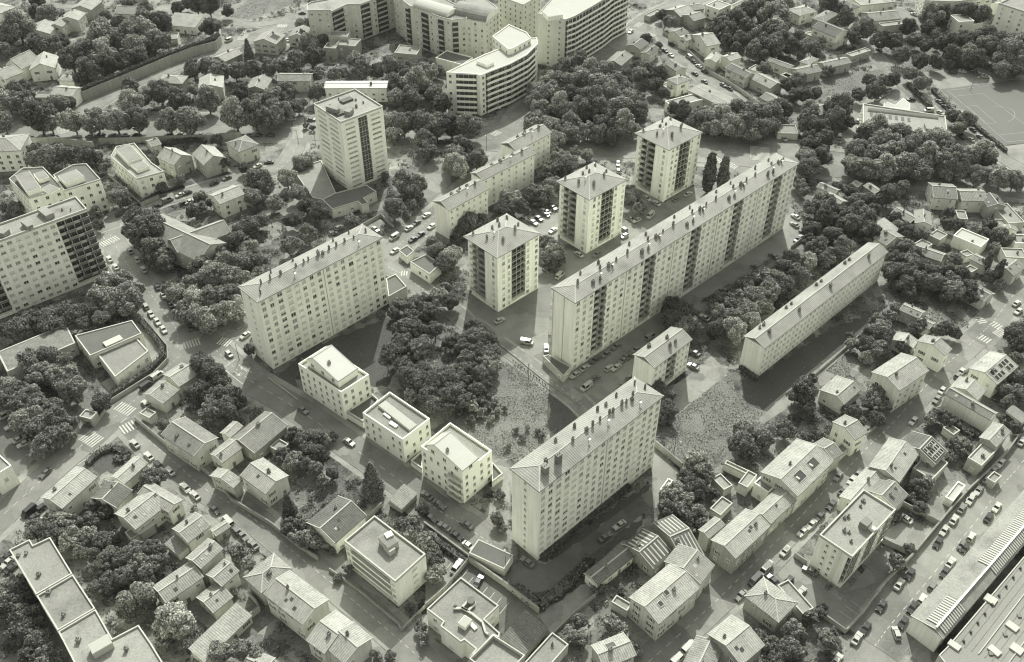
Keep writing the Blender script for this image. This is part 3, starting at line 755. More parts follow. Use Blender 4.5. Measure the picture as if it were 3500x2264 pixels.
# ------------------------------------------------------------------ flat blocks of free outline
def polyblock(s, h, label, name='apartment_block', cat='apartment block', rm='gravel', wm='wall', ph=.6, nf=None, win='closed', edges=None, sp=3.2,
              bands=(), pt=.35, loc=None, wsz=(1.2, 1.3), wr=.9, grow=1, z0=0, group=None, cap=100, parent=None, dark_in=False):
    pts = []; t = 'F'
    for k in s.split():
        if ',' in k: x, y = k.split(','); pts.append(G(t, float(x), float(y), h))
        else: t = k
    a = sum(pts[i].x*pts[(i+1) % len(pts)].y-pts[(i+1) % len(pts)].x*pts[i].y for i in range(len(pts)))
    if a < 0: pts = pts[::-1]
    mark(pts, 2)
    c = sum(pts, Vector((0, 0)))/len(pts)
    if parent is None: root = empty(name, (c.x, c.y, 0)); tag(root, label, cat, group)
    else: root = parent; c = Vector((root.location.x, root.location.y))
    q = [p-c for p in pts]; n = len(q)
    # inner outline
    inn = []
    for i in range(n):
        a_, b_, d_ = q[i-1], q[i], q[(i+1) % n]; e1 = (b_-a_).normalized(); e2 = (d_-b_).normalized()
        n1 = Vector((-e1.y, e1.x)); n2 = Vector((-e2.y, e2.x)); m_ = (n1+n2); ml = m_.length
        if ml < .2: inn.append(b_+n1*pt); continue
        m_ /= ml; inn.append(b_+m_*pt/max(m_.dot(n1), .4))
    wb = MB(); wb.prism([(p.x, p.y) for p in q], z0, h-.2, M[wm]); wb.build('wall', root)
    rb = MB(); rb.prism([(p.x, p.y) for p in inn], h-.199, h-.03, M[rm])
    k = rb.mi(M['trim' if wm != 'white' else 'white']); i0 = len(rb.v)
    for z in (h-.199, h+ph): rb.v += [(p.x, p.y, z) for p in q]+[(p.x, p.y, z) for p in inn]
    for i in range(n):
        j = (i+1) % n
        for f in ((i0+i, i0+j, i0+2*n+j, i0+2*n+i), (i0+n+j, i0+n+i, i0+3*n+i, i0+3*n+j), (i0+2*n+i, i0+2*n+j, i0+3*n+j, i0+3*n+i)):
            rb.f.append(f); rb.m.append(k)
    ro = rb.build('roof', root)
    nf = nf if nf is not None else max(1, int((h-.3-z0)/2.85)); fh = (h-.3-z0)/max(nf, 1)
    pl = []; rr = random.Random(int(abs(c.x)*7+c.y))
    for i in range(n):
        a_, b_ = q[i], q[(i+1) % n]; d = b_-a_; ln = d.length; d /= ln; nrm = Vector((d.y, -d.x))
        camv = Vector((-c.x, -c.y))-(a_+b_)/2
        if nrm.dot(camv) <= 0 and not bands: continue
        ang = math.atan2(d.y, d.x)
        isb = i in bands if bands and not isinstance(bands, str) else False
        if nrm.dot(camv) > 0 and isb:
            for f in range(nf):
                z = z0+f*fh
                bb = MB(); bb.box(.1, -.9, -.1, ln-.1, -.003, .08, M['trim']); bb.box(.1, -1.0, -.25, ln-.1, -.85, .85, M['white'])
                bo = bb.build('balcony', root); bo.location = (a_.x, a_.y, z+(.3 if f == 0 else .05)); bo.rotation_euler = (0, 0, ang)
                gb = MB(); gb.box(.3, -.05, .2, ln-.3, -.002, fh-.45, M['recess'])
                for k2 in range(int(ln/2.2)): gb.box(.6+k2*2.2, -.1, .2, .75+k2*2.2, -.051, fh-.45, M['trim'])
                go = gb.build('glazing', root); go.location = (a_.x, a_.y, z); go.rotation_euler = (0, 0, ang)
            continue
        if win and nrm.dot(camv) > 0:
            m2 = int((ln-1)/sp)
            for f in range(nf):
                for k2 in range(m2):
                    if rr.random() > wr: continue
                    s_ = (k2+.5)*ln/m2; p = a_+d*s_
                    kd = rr.choices(WK, (.5, .2, .3))[0] if win == 'closed' else win
                    pl.append((kd, p.x+nrm.x*.001, p.y+nrm.y*.001, z0+f*fh+fh*.55, ang, wsz))
    if pl: place_windows(root, pl, me_w, cap)
    return dict(root=root, roof=ro, h=h, c=c, q=q, zf=lambda x, y: h-.03)
def roof_box(r, t, A, B, C, z0, z1, name, m, mt=None, parent='roof'):
    """a box standing on a roof, given by three top corners in the picture"""
    o, ang, L, W = frame(t, A, B, C, z1, 0)
    root = r['root']; mi = (Matrix.Translation(root.location) @ root.rotation_euler.to_matrix().to_4x4()).inverted()
    q = mi @ Vector((o.x, o.y, 0)); b = MB(); b.box(0, 0, z0-z1, L, W, 0, M[m])
    if mt: b.box(.1, .1, .001, L-.1, W-.1, .05, M[mt])
    ob = b.build(name, r['roof'] if parent == 'roof' else root); ob.location = (q.x, q.y, z1); ob.rotation_euler = (0, 0, ang-root.rotation_euler.z); return ob
def free_wall(s, h, th, label, m='wall3', name='garden_wall', cat='wall', cap='trim'):
    p = GP(s); root = None; b = MB(); c = p[0]
    for i in range(len(p)-1):
        a, d = p[i]-c, p[i+1]-c; b.bar((a.x, a.y, 0), (d.x, d.y, 0), th, h, M[m])
        if cap: b.bar((a.x, a.y, h+.002), (d.x, d.y, h+.002), th+.06, .08, M['pave'])
    o = b.build(name); o.location = (c.x, c.y, 0); tag(o, label, cat); return o
def hedge(s, h, th, label, name='hedge', z0=0):
    p = GP(s); c = p[0]; b = MB(); 
    for i in range(len(p)-1):
        a, d = p[i]-c, p[i+1]-c; ln = (d-a).length; n = int(ln*h*14+ln*th*14)
        if n < 4: n = 4
        dr = (d-a)/ln; nr = Vector((-dr.y, dr.x)); b.bar((a.x, a.y, z0), (d.x, d.y, z0), th*.75, (h-z0)*.85, M['hedge'])
        s_ = rng.uniform(0, ln, n); w_ = rng.normal(0, th*.36, n).clip(-th*.6, th*.6); z = z0+(h-z0)*rng.uniform(.1, 1.08, n)
        C = np.stack([a.x+dr.x*s_+nr.x*w_, a.y+dr.y*s_+nr.y*w_, z], 1); Nn = rng.normal(size=(n, 3))+np.array([0, 0, .6]); Nn /= np.linalg.norm(Nn, axis=1, keepdims=True)
        h2 = n//2; leafquads(C[:h2], Nn[:h2], rng.uniform(.35, .7, (h2, 1)), b, M['hedge']); leafquads(C[h2:], Nn[h2:], rng.uniform(.35, .7, (n-h2, 1)), b, M['leaf_d'])
    o = b.build(name); o.location = (c.x, c.y, 0); tag(o, label, 'hedge')
    for i in range(len(p)-1): pass
    return o
# ------------------------------------------------------------------ the named large buildings
cr = lambda n, fy, s=.8, h=1.4, o=.03: [(o+(1-2*o)*(k+.5)/n, fy, s, h) for k in range(n)]
S1 = slab('c3', (365,1285), (625,1495), (1720,650), 31.3, 'nearest tall pale slab block with hipped ribbed roof above the sunken lawn', 'wwWWswwwwpwwwWswww', 'bnb', 11,
     chs=[(.1,.28,1.6,4.2),(.2,.28,1.6,4.2),(.14,.45,1.0,3.0),(.2,.35,.5,1.8),(.36,.5,.6,1.6),(.47,.5,.7,1.3),(.52,.5,.6,1.9),(.58,.5,.5,1.5),(.66,.5,.6,2.0),(.68,.46,.6,1.8),(.76,.48,.6,2.0),(.79,.44,.5,1.4),(.83,.4,.6,2.2),(.86,.5,.6,2.0),(.97,.5,.5,1.6),
          (.3,.85,.6,1.3),(.45,.85,.6,1.4),(.64,.85,.7,1.6),(.7,.8,.6,1.6),(.8,.85,.6,1.5),(.95,.8,.5,1.5),(.42,.2,0),(.84,.16,0),(.1,.3,0),(.6,.3,0)])
S2 = slab('b2', (28,1105), (205,1245), (1308,672), 30.6, 'tall pale slab block with hipped roof beside the avenue crossroads', 'wwWWswwwpwwwWswww', 'bnb', 11,
     chs=[(.1,.5,.6,1.8),(.17,.5,.6,1.5),(.25,.5,.6,1.6),(.37,.5,.5,1.3),(.43,.48,.6,1.7),(.47,.5,.5,1.3),(.55,.5,.8,2.2),(.58,.45,.8,1.8),(.64,.5,.5,1.4),(.7,.5,.6,1.6),(.77,.5,.7,1.8),(.84,.45,.5,1.2),(.95,.5,.6,1.7),
          (.05,.2,.5,1.6),(.22,.85,.5,1.4),(.4,.9,.6,1.4),(.73,.88,.5,1.5),(.86,.85,.5,1.4),(.31,.18,0),(.83,.15,0)])
S3 = slab('b3', (735,1110), (940,1250), (2906,23), 31.3, 'very long tall pale slab block with five dark balcony stacks', 'wwwLwwwpwwwLwwwpwwwLwwwpwwwLwwwpwwwLwww', 'BpBp', 11,
     chs=[v for k in range(5) for v in ((.05+.195*k,.5,.6,1.6),(.085+.195*k,.22,.9,1.9),(.11+.195*k,.2,.6,1.5),(.14+.195*k,.55,.6,1.2),(.165+.195*k,.45,.8,1.7),(.175+.195*k,.4,.6,1.5),(.09+.195*k,.85,.6,1.3),(.16+.195*k,.85,.6,1.3),(.2+.195*k,.5,.5,1.2),(.12+.195*k,.3,0),(.17+.195*k,.35,0))],
     dims=None)
S4 = slab('c35', (1130,130), (1318,238), (2404,-611), 14.0, 'long low white slab block with pale gable roof and small dark windows', 'wnwwnwwnwwnwwnwwnwwnwwnwwnwwnwwn', 'B', 5, roof='gable', slope=.2, wsz=(.9, 1.1),
     chs=[(.08,.35,.9,1.8),(.3,.3,.9,1.8),(.55,.3,.9,1.8),(.88,.3,.9,1.8),(.08,.85,.8,1.3),(.11,.85,.8,1.3),(.28,.85,.8,1.3),(.32,.85,.8,1.3),(.52,.85,.8,1.3),(.56,.85,.8,1.3),(.76,.85,.8,1.3),(.8,.85,.8,1.3)])
E1 = slab('c3', (1450,285), (1635,410), (1970,155), 14.6, 'small five-storey block with gable roof between the long slab and the nearest slab', 'wnwLwnw', 'B', 5, roof='gable', slope=.2, wsz=(1.1, 1.2),
     chs=[(.3,.85,.9,1.4),(.65,.6,.8,1.2),(.55,.25,.8,1.8),(.7,.25,.8,1.8)])
T1 = slab('a2', (440,920), (680,1080), (1048,942), 33.3, 'tallest square tower with a black stair stripe, standing beside the boulevard', 'bXbGbXb', 'bXXb', 14, roof='flat', roofm='gravel', wsz=(1.6, .9), dep=.5, name='tower_block',
     chs=[(.75,.6,.8,1.0),(.6,.35,.8,1.2),(.8,.4,.6,1.0),(.45,.25,.7,1.2),(.2,.7,.5,.8),(.5,.85,.5,.8)])
roof_box(T1, 'a2', (590,905), (645,965), (668,950), 33.3, 35.8, 'lift_housing', 'gravel'); roof_box(T1, 'a2', (590,960), (650,1010), (720,985), 33.3, 34.1, 'roof_tank', 'gravel_dark')
roof_box(T1, 'a2', (725,960), (755,985), (790,955), 33.3, 35.3, 'lift_housing', 'gravel'); roof_box(T1, 'a2', (690,890), (700,900), (790,865), 33.3, 34.1, 'vent_rail', 'gutter')
def tower(t, A, B, C, h, label):
    r = slab(t, A, B, C, h, label, 'bwwGwbw', 'wbLb', 9, name='tower_block', slope=.16, group='three matching hipped towers', wsz=(1.2, 1.5), dep=1.0, notch=(.4, 1.3),
      chs=[(.18,.55,.7,1.8),(.42,.7,.8,1.8),(.33,.25,.9,2.2),(.68,.33,.7,2.2),(.12,.9,.6,1.4),(.7,.9,.6,1.8),(.85,.8,.7,1.6),(.85,.45,.6,1.4),(.55,.65,.6,1.5),(.3,.5,0)])
    return r
tower('b3', (0,640), (255,855), (640,640), 25.6, 'nearest of three matching towers, with a low hipped roof above the dark forecourt')
tower('b3', (800,165), (1065,345), (1400,165), 26.1, 'middle one of the three matching towers with low hipped roofs')
tower('a3', (975,1155), (1250,1320), (1548,1163), 25.9, 'farthest of the three matching towers, next to the boulevard trees')
# stepped row of three gabled blocks
for A, B, C, lb in (((1745,352),(1885,440),(2240,245),'nearest stepped gabled block of the row beside the avenue, blank pale end wall'),
                    ((2035,125),(2180,175),(2650,-60),'middle stepped gabled block of the row, roof crowded with chimneys'),
                    ((2330,-150),(2480,-78),(2790,-248),'far stepped gabled block of the row, beside the boulevard trees')):
    slab('b2', A, B, C, 14.8, lb, 'nwwnwwn', 'B', 5, roof='gable', slope=.22, wsz=(1.0, 1.1), roofm='gravel',
      chs=[(.3,.6,.9,1.0),(.45,.55,1.1,1.0),(.55,.7,.8,1.2),(.7,.6,1.2,.8),(.85,.45,.8,1.9),(.6,.35,0)])
# left slab with balcony ends
Q1 = slab('b1', (-560,760), (-440,870), (765,430), 30.4, 'broad pale slab block at the left edge with balconies on both ends', 'LLwwwwwwwwLL', 'B', 10, roof='flat', wsz=(1.6, 1.2), dep=1.3,
     chs=[(.75,.5,.5,.8),(.85,.5,.5,.8),(.9,.3,.4,.6)])
for k, (a, b_, c) in enumerate((((345,415),(400,485),(470,455)),((200,520),(240,580),(285,560)),((-20,570),(30,640),(80,600)))): roof_box(Q1, 'b1', a, b_, c, 30.3, 32.3, 'lift_housing', 'gravel')
# office block with ribbon balconies
P1 = slab('d2', (950,500), (1415,840), (1680,600), 11.5, 'cream cubic block with ribbon windows and plant on its flat roof', 'bbsb', 'wRw', 4, roof='flat', wsz=(1.0, 1.2), dep=1.0, name='office_block')
roof_box(P1, 'd2', (1255,450), (1350,535), (1440,475), 11.4, 14.2, 'plant_room', 'trim', 'gravel'); roof_box(P1, 'd2', (1300,420), (1340,450), (1400,420), 11.4, 14.8, 'plant_room', 'white')
roof_box(P1, 'd2', (1345,560), (1365,575), (1415,540), 11.4, 13.4, 'vent_stack', 'trim')
# K1 lower right
K1 = slab('d4', (515,430), (800,625), (1180,210), 14.1, 'four-storey flat-roofed block with blank end wall between the two parallel streets', 'GwwGwwG', 'bbnnb', 5, roof='flat', wsz=(.9, 1.0), dep=1.0,
     chs=[(.28,.62,.7,.9),(.3,.5,.7,.9),(.45,.85,.7,1.0),(.5,.8,.7,1.0),(.2,.3,.7,.9),(.75,.75,.6,.8),(.85,.8,.9,.9)])
roof_box(K1, 'd4', (885,290), (935,350), (985,300), 14, 16.3, 'lift_housing', 'gravel'); roof_box(K1, 'd4', (965,350), (1000,385), (1020,365), 14, 15.2, 'roof_hatch', 'white')
_b = MB(); _b.box(-.25, K1['W']*.28, 0, -.003, K1['W']*.36, 13.6, M['shutter']); _b.build('pilaster', K1['root'])
# three white blocks
def white_block(t, A, B, C, h, label, pent, stone=False):
    r = polyblock('%s %d,%d %d,%d %d,%d %d,%d' % (t, *A, *B, *C, A[0]+C[0]-B[0], A[1]+C[1]-B[1]), h, label, wm='white', rm='gravel', ph=.9, sp=2.5, wr=.8, win='open', wsz=(.9, 1.4), nf=max(3, int(h/3)))
    return r
W1 = white_block('c2', (565,385), (940,635), (1185,480), 12.0, 'white block with white roof storey, farthest of the three white blocks on the street', None)
house('c2', (620,338), (912,525), (1085,408), 15.0, 'gx', '', parent=W1['root'], slope=.35, frac=.78, e=.15, wm='white', win='open', z0=12.0, chim=1, rm='metal_roof', door=False, dens=4)
W2 = white_block('c2', (1130,815), (1480,1050), (1718,865), 10.0, 'white flat-roofed block with long ribbed skylight, middle of the three white blocks', None)
roof_box(W2, 'c2', (1240,750), (1540,950), (1605,905), 10, 10.9, 'skylight', 'trim', 'gravel_white')
for a in (((1350,835),(1362,848),(1376,838)), ((1398,908),(1418,926),(1440,908))): roof_box(W2, 'c2', *a, 10, 10.5, 'roof_hatch', 'white')
W3 = white_block('c2', (1640,1110), (2005,1355), (2262,1145), 12.6, 'white block with stacked corner balconies, nearest of the three white blocks', None)
house('c2', (1705,1068), (2003,1310), (2150,1190), 15.4, 'gx', '', parent=W3['root'], slope=.35, frac=.78, e=.15, wm='white', win='open', z0=12.6, chim=1, rm='metal_roof', door=False, dens=4)
_q = G('c2', 1870, 1340, 10); _c3 = W3['root'].location
for k in range(4):
    _b = MB(); _p = [G('c2', 2005, 1355, 12.6), G('c2', 1880, 1272, 12.6)]
    d_ = (_p[0]-_p[1]).normalized(); n_ = Vector((d_.y, -d_.x)); a_ = _p[1]; b2 = _p[0]
    if n_.dot(Vector((0, -1))) < 0: n_ = -n_
    _b.bar((a_.x+n_.x*.7-_c3.x, a_.y+n_.y*.7-_c3.y, 1.2+k*2.9), (b2.x+n_.x*.7-_c3.x, b2.y+n_.y*.7-_c3.y, 1.2+k*2.9), 1.4, .15, M['trim'])
    _b.bar((a_.x+n_.x*1.35-_c3.x, a_.y+n_.y*1.35-_c3.y, 1.36+k*2.9), (b2.x+n_.x*1.35-_c3.x, b2.y+n_.y*1.35-_c3.y, 1.36+k*2.9), .1, .9, M['shutter'])
    _b.build('balcony', W3['root'])
# terraces between white blocks
polyblock('c2 985,800 1130,890 1270,700 1200,640', 2.6, 'low walled terrace between the first two white blocks', name='terrace', cat='terrace', rm='gravel_dark', wm='wall', ph=1.0, win=None)
polyblock('c2 1550,1230 1650,1300 1660,1180 1640,1150', 2.0, 'low walled terrace before the block with corner balconies', name='terrace', cat='terrace', rm='gravel_dark', wm='wall', ph=.7, win=None)
polyblock('c3 210,1240 305,1345 210,1420 205,1300', 2.0, 'small dark sunken terrace beside the nearest white block', name='terrace', cat='terrace', rm='gravel_dark', wm='wall2', ph=.8, win=None)
# F1 clinic-like flat block
F1 = polyblock('d2 1690,1080 1990,800 d3 270,1050 145,1170 280,1290 270,1330 220,1310 d2 2050,1520 2120,1430 2020,1350 1990,1370 1810,1230 1835,1190', 7.6, 'pale flat-roofed block with curling ducts on its roof beside the marked parking bays', wm='wall', rm='gravel', sp=3.4, ph=.5, wsz=(1.2, 1.2))
roof_box(F1, 'd2', (1975,1180), (2025,1235), (2085,1165), 7.5, 9.2, 'lift_housing', 'white', 'gravel_white'); roof_box(F1, 'd2', (2080,1225), (2110,1255), (2135,1235), 7.5, 8.1, 'roof_hatch', 'white')
_b = MB(); _cc = F1['root'].location
def _w(t, x, y, z): v = G(t, x, y, z); return (v.x-_cc.x, v.y-_cc.y, z)
for s in ('1925,1075 1995,1070 2060,1000 2110,1010 2110,1040 2050,1095 1995,1065', '2000,1070 2090,1120 2180,1195 2205,1280 2230,1300'):
    L_ = [tuple(map(float, q.split(','))) for q in s.split()]
    for i in range(len(L_)-1): _b.bar(_w('d2', *L_[i], 7.9), _w('d2', *L_[i+1], 7.9), .55, .5, M['trim'])
_b.build('ventilation_duct', F1['roof'])
_b = MB(); v = _w('d2', 2080, 1020, 7.6); _b.tube((v[0], v[1]), 1.1, 1.1, 7.5, 9.0, M['chim'], 14); v = _w('d2', 1940, 1060, 7.6); _b.tube((v[0], v[1]), .7, .3, 7.5, 8.9, M['chim'], 10); _b.build('roof_fan', F1['roof'])
F2 = polyblock('d3 10,1530 220,1320 500,1500 280,1740', 7.8, 'flat roof sunk behind a dark parapet at the bottom edge beside the duct-roofed block', name='workshop', cat='workshop', wm='wall3', rm='gravel', ph=1.3, pt=.3, win=None)
# L1 bottom-left long flat block in three roof bays
L1 = polyblock('d1 85,560 265,470 295,520 445,450 640,770 320,955', 12.5, 'pale long flat-roofed slab in the bottom left corner', wm='wall', rm='gravel', ph=.5, sp=3.3)
polyblock('d1 325,965 645,778 840,1075 510,1270', 12.3, '', parent=L1['root'], wm='wall', rm='gravel', ph=.5, sp=3.3)
polyblock('d1 514,1278 844,1082 990,1340 1220,1220 1330,1380 1440,1560 1150,1760 780,1800', 12.1, '', parent=L1['root'], wm='wall', rm='gravel', ph=.5, sp=3.3)
roof_box(L1, 'd1', (765,1390), (810,1470), (985,1370), 12.0, 14.4, 'lift_housing', 'trim', 'gravel_white')
for x, y in ((235,590), (345,780), (430,930), (560,1130), (690,1350), (1110,1430), (165,610)):
    v = G('d1', x, y, 12.3)-Vector((L1['root'].location.x, L1['root'].location.y)); chimney(L1['roof'], v.x, v.y, 12.2, .9, 1.3)
# left blocks
Q2a = polyblock('b1 80,165 250,335 555,245 470,150 380,60 200,70', 14.5, 'white block with stepped roof terraces right behind the left slab', wm='wall', rm='gravel_dark', ph=.5, sp=3.2, win='open')
roof_box(Q2a, 'b1', (115,130), (235,275), (360,235), 14.4, 17, 'roof_storey', 'wall', 'gravel'); roof_box(Q2a, 'b1', (385,230), (440,290), (525,245), 14.4, 15.5, 'roof_terrace', 'wall', 'gravel')
roof_box(Q2a, 'b1', (300,110), (340,170), (430,140), 14.4, 16.2, 'roof_storey', 'wall', 'gravel')
Q2b = polyblock('b1 470,130 565,268 885,168 760,30 640,40', 14.5, 'white block with roof garden and square dark windows behind the left slab', wm='wall', rm='gravel_dark', ph=.5, sp=3.0, win='open')
roof_box(Q2b, 'b1', (510,130), (575,195), (735,135), 14.4, 17, 'roof_storey', 'wall', 'gravel')
Q3 = polyblock('b1 970,-30 1200,165 1440,100 1330,20 1180,-150 1020,-120', 9.5, 'white stepped block with glazed roof boxes beside the side street', wm='wall', rm='gravel', ph=.5, sp=3.0)
roof_box(Q3, 'b1', (1000,-105), (1125,12), (1250,-30), 9.4, 12.0, 'roof_storey', 'white', 'gravel'); roof_box(Q3, 'b1', (1145,30), (1205,85), (1310,45), 9.4, 11.0, 'roof_storey', 'white', 'gravel')
Q4 = house('a1', (-330,1250), (178,1322), (262,1175), 10.5, 'h-l', 'white mansard-roofed block at the left edge below the boulevard', name='apartment_block', cat='apartment block', wm='wall', win='open', dens=3.0, wr=.95, chim=2)
# school roofs
Sa = polyblock('c1 -25,268 580,20 662,188 62,440', 5.5, 'long flat school roof with pale edge at left, windows under its eave', name='school_building', cat='school', wm='wall2', rm='tile_my', ph=.12, pt=.5, sp=3)
Sb = polyblock('c1 657,125 1160,-10 1245,106 790,303', 6.2, 'middle flat school roof with a raised vent strip', name='school_building', cat='school', wm='wall2', rm='gravel_dark', ph=.3, pt=.4, sp=3)
roof_box(Sb, 'c1', (920,205), (930,218), (1080,150), 6.1, 6.9, 'vent_strip', 'trim')
Sc = polyblock('c1 857,292 1200,145 1305,262 1010,490', 5.0, 'lower square flat school roof nearest the curved wall', name='school_building', cat='school', wm='wall', rm='gravel', ph=.3, pt=.5, sp=3)
# curved block
C1 = polyblock('a2 1605,640 1870,655 1900,668 2010,622 2160,566 2310,486 2410,388 2400,335 2290,345 1925,490', 21.3, 'curved block with white ribbon balconies and bright flat roof', wm='white', rm='gravel_white', ph=.4, nf=7, win='open', bands=(), sp=3.4)
_root = C1['root']
# ribbon balconies follow the curved street front
front = [G('a2', x, y, 21.3)-C1['c'] for x, y in ((1690,648),(1870,655),(1900,668),(2010,622),(2160,566),(2310,486),(2385,415))]
for f in range(7):
    z = .9+f*2.95
    for seg in ((0, 1), (3, 6)):
        bb = MB(); gg = MB()
        for i in range(seg[0] if seg[0] == 0 else 2, seg[1]):
            a_, b_ = front[i], front[i+1]; d = (b_-a_).normalized(); n_ = Vector((d.y, -d.x))
            if n_.dot(Vector((0, -1))) < 0: n_ = -n_
            if seg[0] and i == 2: a_ = a_.lerp(b_, .45)
            bb.bar((*(a_+n_*.55), z), (*(b_+n_*.55), z), 1.1, .14, M['trim']); bb.bar((*(a_+n_*1.2), z-.15), (*(b_+n_*1.2), z-.15), .14, 1.25, M['white'])
            gg.bar((*(a_+n_*.03), z+.2), (*(b_+n_*.03), z+.2), .05, 2.2, M['recess'])
            ln = (b_-a_).length
            for k in range(int(ln/2.4)):
                p = a_+d*(k+.5)*2.4; gg.bar((*(p+n_*.08), z+.2), (*(p+d*.15+n_*.08), z+.2), .06, 2.2, M['trim'])
        bb.build('balcony', _root); gg.build('glazing', _root)
roof_box(C1, 'a2', (1905,520), (1965,575), (2025,545), 21.2, 22.8, 'plant_room', 'white', 'gravel_white')
C1b = polyblock('a2 2010,325 2155,222 2310,290 2350,340 2190,430 2150,440', 24.0, 'white flat-roofed block joined behind the curved balcony block', wm='white', rm='gravel_white', ph=.5, win='open')
# top complex
MA = polyblock('a2 385,45 387,100 590,95 600,108 735,45 850,45 1135,-60 1100,-200 700,-160 560,0 420,25', 20.2, 'angular white apartment block at the top edge with corner balconies', wm='wall2', rm='gravel', ph=.6, sp=3.6, wr=.8)
for bx in ((600,108,700,62), (850,45,930,16), (990,-5,1080,-38)):
    a_, b_ = G('a2', bx[0], bx[1], 20.2)-MA['c'], G('a2', bx[2], bx[3], 20.2)-MA['c']; d = (b_-a_).normalized(); n_ = Vector((d.y, -d.x))
    for f in range(7):
        bb = MB(); z = .6+f*2.8; bb.bar((*(a_+n_*.5), z), (*(b_+n_*.5), z), 1.1, .12, M['trim']); bb.bar((*(a_+n_*1.05), z), (*(b_+n_*1.05), z), .1, 1.0, M['rail'])
        bb.bar((*(a_+n_*.04), z+.13), (*(b_+n_*.04), z+.13), .06, 2.2, M['recess']); bb.build('balcony', MA['root'])
MB2 = polyblock('a2 1135,-60 1290,62 1320,60 1540,150 1650,180 1790,165 1720,60 1400,-110 1150,-150', 22.5, 'pale apartment terrace with vaulted roofs at the top edge', wm='wall2', rm='gravel', ph=.4, sp=3.4, wr=.8)
def vault(root, c, t, A, B, C, z, rise, m, wm):
    """barrel vault, axis along A-B, given by three spring corners"""
    o, ang, L, W = frame(t, A, B, C, z, 0); b = MB(); n = 10
    for i in range(n):
        t0, t1 = math.pi*i/n, math.pi*(i+1)/n; x0, x1 = L/2-L/2*math.cos(t0), L/2-L/2*math.cos(t1); z0, z1 = rise*math.sin(t0), rise*math.sin(t1)
        b.face([(x0,0,z0),(x1,0,z1),(x1,W,z1),(x0,W,z0)], m); 
    pr = [(L/2-L/2*math.cos(math.pi*i/n), rise*math.sin(math.pi*i/n)) for i in range(n+1)]
    b.face([(x, 0.0, zz) for x, zz in pr][::-1] , wm); b.face([(x, W, zz) for x, zz in pr], wm)
    ob = b.build('vaulted_roof', root); ob.location = (o.x-c.x, o.y-c.y, z); ob.rotation_euler = (0, 0, ang); return ob
MC = polyblock('a2 1650,182 1720,160 1945,200 2070,115 2040,60 1880,-60 1730,20 1720,100', 22.0, 'apartment wing with a large grey barrel vault roof', wm='wall2', rm='gravel', ph=.3, sp=3.2)
vault(MC['root'], MC['c'], 'a2', (1735,65), (1955,195), (2072,110), 22.3, 4.0, M['gravel'], M['wall'])
vault(MB2['root'], MB2['c'], 'a2', (1420,10), (1610,155), (1725,95), 22.8, 2.6, M['gravel_white'], M['wall'])
for bx in ((1655,181,1705,176), (1390,91,1445,113), (1535,151,1580,163), (1250,50,1285,62)):
    a_, b_ = G('a2', bx[0], bx[1], 22.4)-MB2['c'], G('a2', bx[2], bx[3], 22.4)-MB2['c']; d = (b_-a_).normalized(); n_ = Vector((d.y, -d.x))
    for f in range(7):
        bb = MB(); z = .8+f*3.0; bb.bar((*(a_+n_*.7), z), (*(b_+n_*.7), z), 1.4, .12, M['trim']); bb.bar((*(a_+n_*1.35), z), (*(b_+n_*1.35), z), .1, 1.0, M['rail'])
        bb.bar((*(a_+n_*.35), z+.13), (*(b_+n_*.35), z+.13), .6, 2.3, M['recess']); bb.build('balcony', MB2['root'])
MD = polyblock('a2 2060,-30 2280,50 2440,-40 2420,-150 2200,-160', 26.0, 'tall white block right behind the barrel-vaulted wing', wm='wall2', rm='gravel_white', ph=.5, win='open', sp=3.4)
ME = polyblock('a3 100,130 150,140 340,180 420,150 560,70 680,0 760,-60 900,-130 840,-220 420,-90 230,-20', 27.3, 'long curving apartment block with balcony bands along the shaded avenue', wm='wall2', rm='gravel_white', ph=.5, nf=9, win='open', sp=4)
fr = [G('a3', x, y, 27.3)-ME['c'] for x, y in ((345,178),(420,150),(560,70),(680,0),(760,-60),(900,-130))]
for f in range(9):
    z = .7+f*2.95; bb = MB(); gg = MB()
    for i in range(len(fr)-1):
        a_, b_ = fr[i], fr[i+1]; d = (b_-a_).normalized(); n_ = Vector((d.y, -d.x))
        bb.bar((*(a_+n_*.6), z), (*(b_+n_*.6), z), 1.3, .12, M['trim']); bb.bar((*(a_+n_*1.3), z-.1), (*(b_+n_*1.3), z-.1), .12, 1.15, M['white'])
        gg.bar((*(a_+n_*.04), z+.2), (*(b_+n_*.04), z+.2), .06, 2.2, M['recess'])
        for k in range(int((b_-a_).length/3)): p = a_+d*(k+.5)*3; gg.bar((*(p+n_*.1), z+.2), (*(p+d*.3+n_*.1), z+.2), .1, 2.2, M['wall'])
    bb.build('balcony', ME['root']); gg.build('glazing', ME['root'])
roof_box(ME, 'a3', (135,95), (190,150), (320,130), 27.2, 29.5, 'roof_storey', 'wall', 'gravel_white')
TT = slab('a4', (2165,0), (2440,150), (2620,60), 17.5, 'pale tower cut by the top right corner with rows of small dark windows', 'www', 'wwww', 6, roof='flat', wsz=(1.2, 1.2), name='tower_block')
SR = polyblock('a4 895,915 1618,1025 1640,1196 893,1100', 6.5, 'wide flat school roof with white double edge near the sports pitch', name='school_building', cat='school', wm='wall2', rm='gravel', ph=.5, pt=.5, sp=3)
roof_box(SR, 'a4', (940,945), (940,965), (1560,1035), 6.4, 7.2, 'roof_frame', 'trim', 'gravel_dark'); roof_box(SR, 'a4', (1450,1085), (1455,1130), (1530,1135), 6.4, 8.0, 'plant_room', 'shutter_d')
for k in range(7): roof_box(SR, 'a4', (960+k*55,985+k*8), (960+k*55,1020+k*8), (985+k*55,1023+k*8), 6.4, 6.6, 'skylight', 'gravel_dark')
